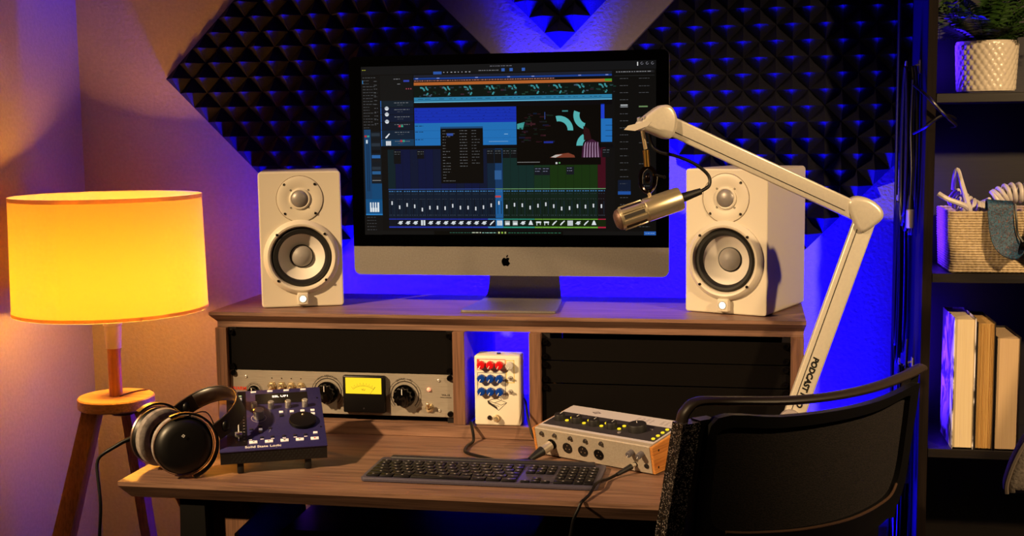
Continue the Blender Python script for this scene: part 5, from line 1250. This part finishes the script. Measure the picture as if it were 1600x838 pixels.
# books, fore-edges to the room
def book(x, thick, h, depth, y, cover, page, lab, cm=None, rot=0, ragged=False):
    t = thing('book', lab, 'book', (x, y, -0.0398), rot, 'books on the lower shelf')
    c_ = 0.0022
    b = MB(); b.box(0, 0, 0, c_, depth, h, 0.0005, 1); b.box(thick - c_, 0, 0, thick, depth, h, 0.0005, 1); b.box(0, depth - 0.002, 0, thick, depth, h); b.build('cover', cm or mat(cover[0], cover[1], 0.45), t)
    b = MB(); nP = 26 if ragged else 1; w__ = (thick - 2 * c_) / nP; rg = random.Random(5)
    for i in range(nP): b.box(c_ + i * w__, 0.004 + (rg.uniform(-.0015, .0012) if ragged else 0), 0.003, c_ + (i + 1) * w__, depth - 0.002, h - 0.004)
    b.build('pages', page, t); return t
PG1 = noise_mat('cream_pages', 'd8c29a', 'e2cfa8', scale=(160, 8, 1), nscale=8, rough=0.8, bump=.2, dist=.001); PG2 = noise_mat('tan_pages', 'b88f4e', 'cda462', scale=(160, 8, 2), nscale=8, rough=0.85, bump=.3, dist=.001)
PIC = noise_mat('picture_cover', '4a4440', 'f0ecf0', scale=(1, 1, 1), nscale=16, detail=7, rough=0.35, ramp=(.45, .56), distort=1.2)
book(1.497, 0.0425, 0.270, 0.155, 0.205, None, PG1, 'tall book with a pictorial cover, leftmost of the three books', PIC)
book(1.541, 0.0355, 0.262, 0.150, 0.204, ('black_cover', '1a1210'), PG2, 'thick book with rough tan page edges between the other two books', None, 0, True)
book(1.578, 0.047, 0.233, 0.150, 0.203, ('dark_cover', '140f0e'), noise_mat('beige_pages', 'c8a880', 'd2b48c', scale=(160, 8, 1), nscale=8, rough=0.8), 'shortest book with smooth beige pages at the right of the row')

# ------------------------------------------------------------------ hooks and hanging cables on the bookcase side
def hook(z, y, lab):
    t = thing('cable_hook', lab, 'hook', (BX0 - 0.0005, y, z))
    MB().box(-0.003, -0.012, -0.014, 0, 0.012, 0.014, 0.001, 1).build('plate', CHROME, t)
    MB().tube([(-0.003, 0, 0.005), (-0.014, 0, 0.0), (-0.022, 0, -0.006), (-0.028, 0, 0.002), (-0.028, 0, 0.012)], 0.0022, 8).build('prong', CHROME, t)
    return t
hook(0.735, 0.30, 'upper chrome cable hook on the bookcase side'); hook(0.455, 0.40, 'middle chrome cable hook on the bookcase side'); hook(0.115, 0.31, 'lower chrome cable hook behind the chair corner')
CB = mat('cable_brown_black', '120d0b', 0.38)
rc = random.Random(21)
def bundle(name, x, y, z0, z1, n_, lab, spread=0.035, seed=1, out=0.02):
    rg = random.Random(seed); b = MB()
    for i in range(n_):
        w__ = spread * (0.35 + 0.65 * rg.random()); dz = rg.uniform(-0.03, 0.02); yy = y + rg.uniform(-.012, .012); xo = x - 0.0095 - out * rg.random()
        pts = []
        for k in range(16):
            a = 2 * PI * k / 16; s_, c_ = math.sin(a), math.cos(a)
            pts.append((xo - 0.003 * s_, yy + w__ * s_ * (0.35 + 0.65 * (1 - (c_ + 1) / 2)), (z0 + z1 + dz) / 2 + (z0 - z1 - dz) / 2 * c_ * (1.0)))
        b.tube(pts, 0.0029, 8, closed=True, res=5)
    return tag(b.build(name, CB), lab, 'cable')
bundle('cable_coil', BX0, 0.30, 0.735, 0.42, 13, 'long black cable coils hanging from the upper bookcase hook', 0.045, 2)
bundle('cable_coil', BX0, 0.40, 0.452, 0.13, 9, 'black cable coils hanging from the middle bookcase hook', 0.03, 3)
bundle('cable_coil', BX0, 0.31, 0.112, -0.30, 12, 'black cable coils hanging from the lower bookcase hook by the chair', 0.04, 4)
def xlr(z, y, lab, x=BX0 - 0.02):
    t = thing('cable_connector', lab, 'connector', (x, y, z))
    MB().lathe([(0.0, 0.0), (0.0078, 0.0), (0.0085, 0.002), (0.0085, 0.036), (0.007, 0.038)], 24).build('shell', mat('satin_nickel'), t)
    MB().lathe([(0.0072, 0.0382), (0.006, 0.055), (0.004, 0.066), (0, 0.066)], 16).build('strain_relief', RUBBER, t)
    MB().tube([(0, 0, 0.065), (0.001, 0.004, 0.12), (0, 0.02, 0.20), (0.002, 0.02, 0.30)], 0.0029, 8).build('cable', CB, t); return t
xlr(0.408, 0.245, 'silver cable connector hanging beside the rope basket'); xlr(-0.125, 0.245, 'silver cable connector hanging low behind the chair')
b = MB(); b.tube([(1.414, 0.27, 0.70), (1.432, 0.185, 0.672), (1.455, 0.178, 0.645), (1.475, 0.19, 0.627), (1.495, 0.24, 0.615), (1.50, 0.33, 0.612)], 0.0032, 8); b.tube([(1.414, 0.24, 0.60), (1.430, 0.185, 0.613), (1.455, 0.182, 0.632), (1.475, 0.2, 0.634), (1.50, 0.28, 0.628)], 0.0032, 8)
tag(b.build('stray_cable', CB), 'black cable looping around the bookcase upright under the top shelf', 'cable')
b = MB(); b.tube([(1.404, 0.438, 1.2), (1.404, 0.438, 0.5), (1.404, 0.438, -0.3), (1.404, 0.43, -0.735)], 0.004, 8)
tag(b.build('wall_cable', CB), 'thin black cable running straight down the wall beside the bookcase', 'cable')
# cables behind the desk, seen underneath
for i, x in enumerate((0.475, 0.497, 0.575, 0.59, 0.607)):
    b = MB().tube([(x, 0.38, -0.04), (x + 0.01, 0.39, -0.15), (x - 0.008, 0.39, -0.35), (x + 0.01, 0.37, -0.72)], 0.0035, 8)
    tag(b.build('hanging_cable', CB), 'black cable hanging in the blue light under the desk', 'cable', 'cables hanging under the desk')
# grey upholstered chair at the lower right edge
gc = thing('armchair', 'grey fabric armchair, only its rounded corner showing at the lower right edge', 'chair', (1.685, -0.655, FZ))
FAB = noise_mat('grey_tweed', '8c8178', 'a89c92', nscale=260, rough=0.95, bump=0.5, dist=0.002)
cor = spline([Vector(p) for p in ((-0.256, 0.030, 0), (-0.256, 0.045, 0), (-0.247, 0.075, 0), (-0.232, 0.105, 0), (-0.205, 0.135, 0), (-0.15, 0.155, 0), (0.0, 0.165, 0), (0.2, 0.165, 0), (0.21, 0.03, 0))], 6)
MB().prism([(p.x, p.y) for p in cor], 0.04, m=T(0, 0, lz(0.10)) @ RX(PI / 2), bev=0.010, seg=3).build('backrest', FAB, gc)
MB().tube([(p.x * 1.0, -0.036, lz(0.10) + p.y) for p in cor[:28]], 0.003, 6, smooth=False).build('piping', mat('pale_piping', '8a7c70', .8), gc)
MB().box(-0.22, -0.10, lz(-0.35), 0.25, 0.45, lz(-0.24), 0.03, 3).build('seat_cushion', FAB, gc)
MB().box(-0.10, -0.06, lz(-0.30), 0.12, -0.04, lz(0.09), 0.004).build('back_support', fm, gc)
for x, y in ((-0.19, -0.06), (0.21, -0.06), (-0.19, 0.40), (0.21, 0.40)): MB().cyl(0.012, lz(-0.34) - 0.001, 12, m=T(x, y, 0.001)).build('leg', fm, gc)
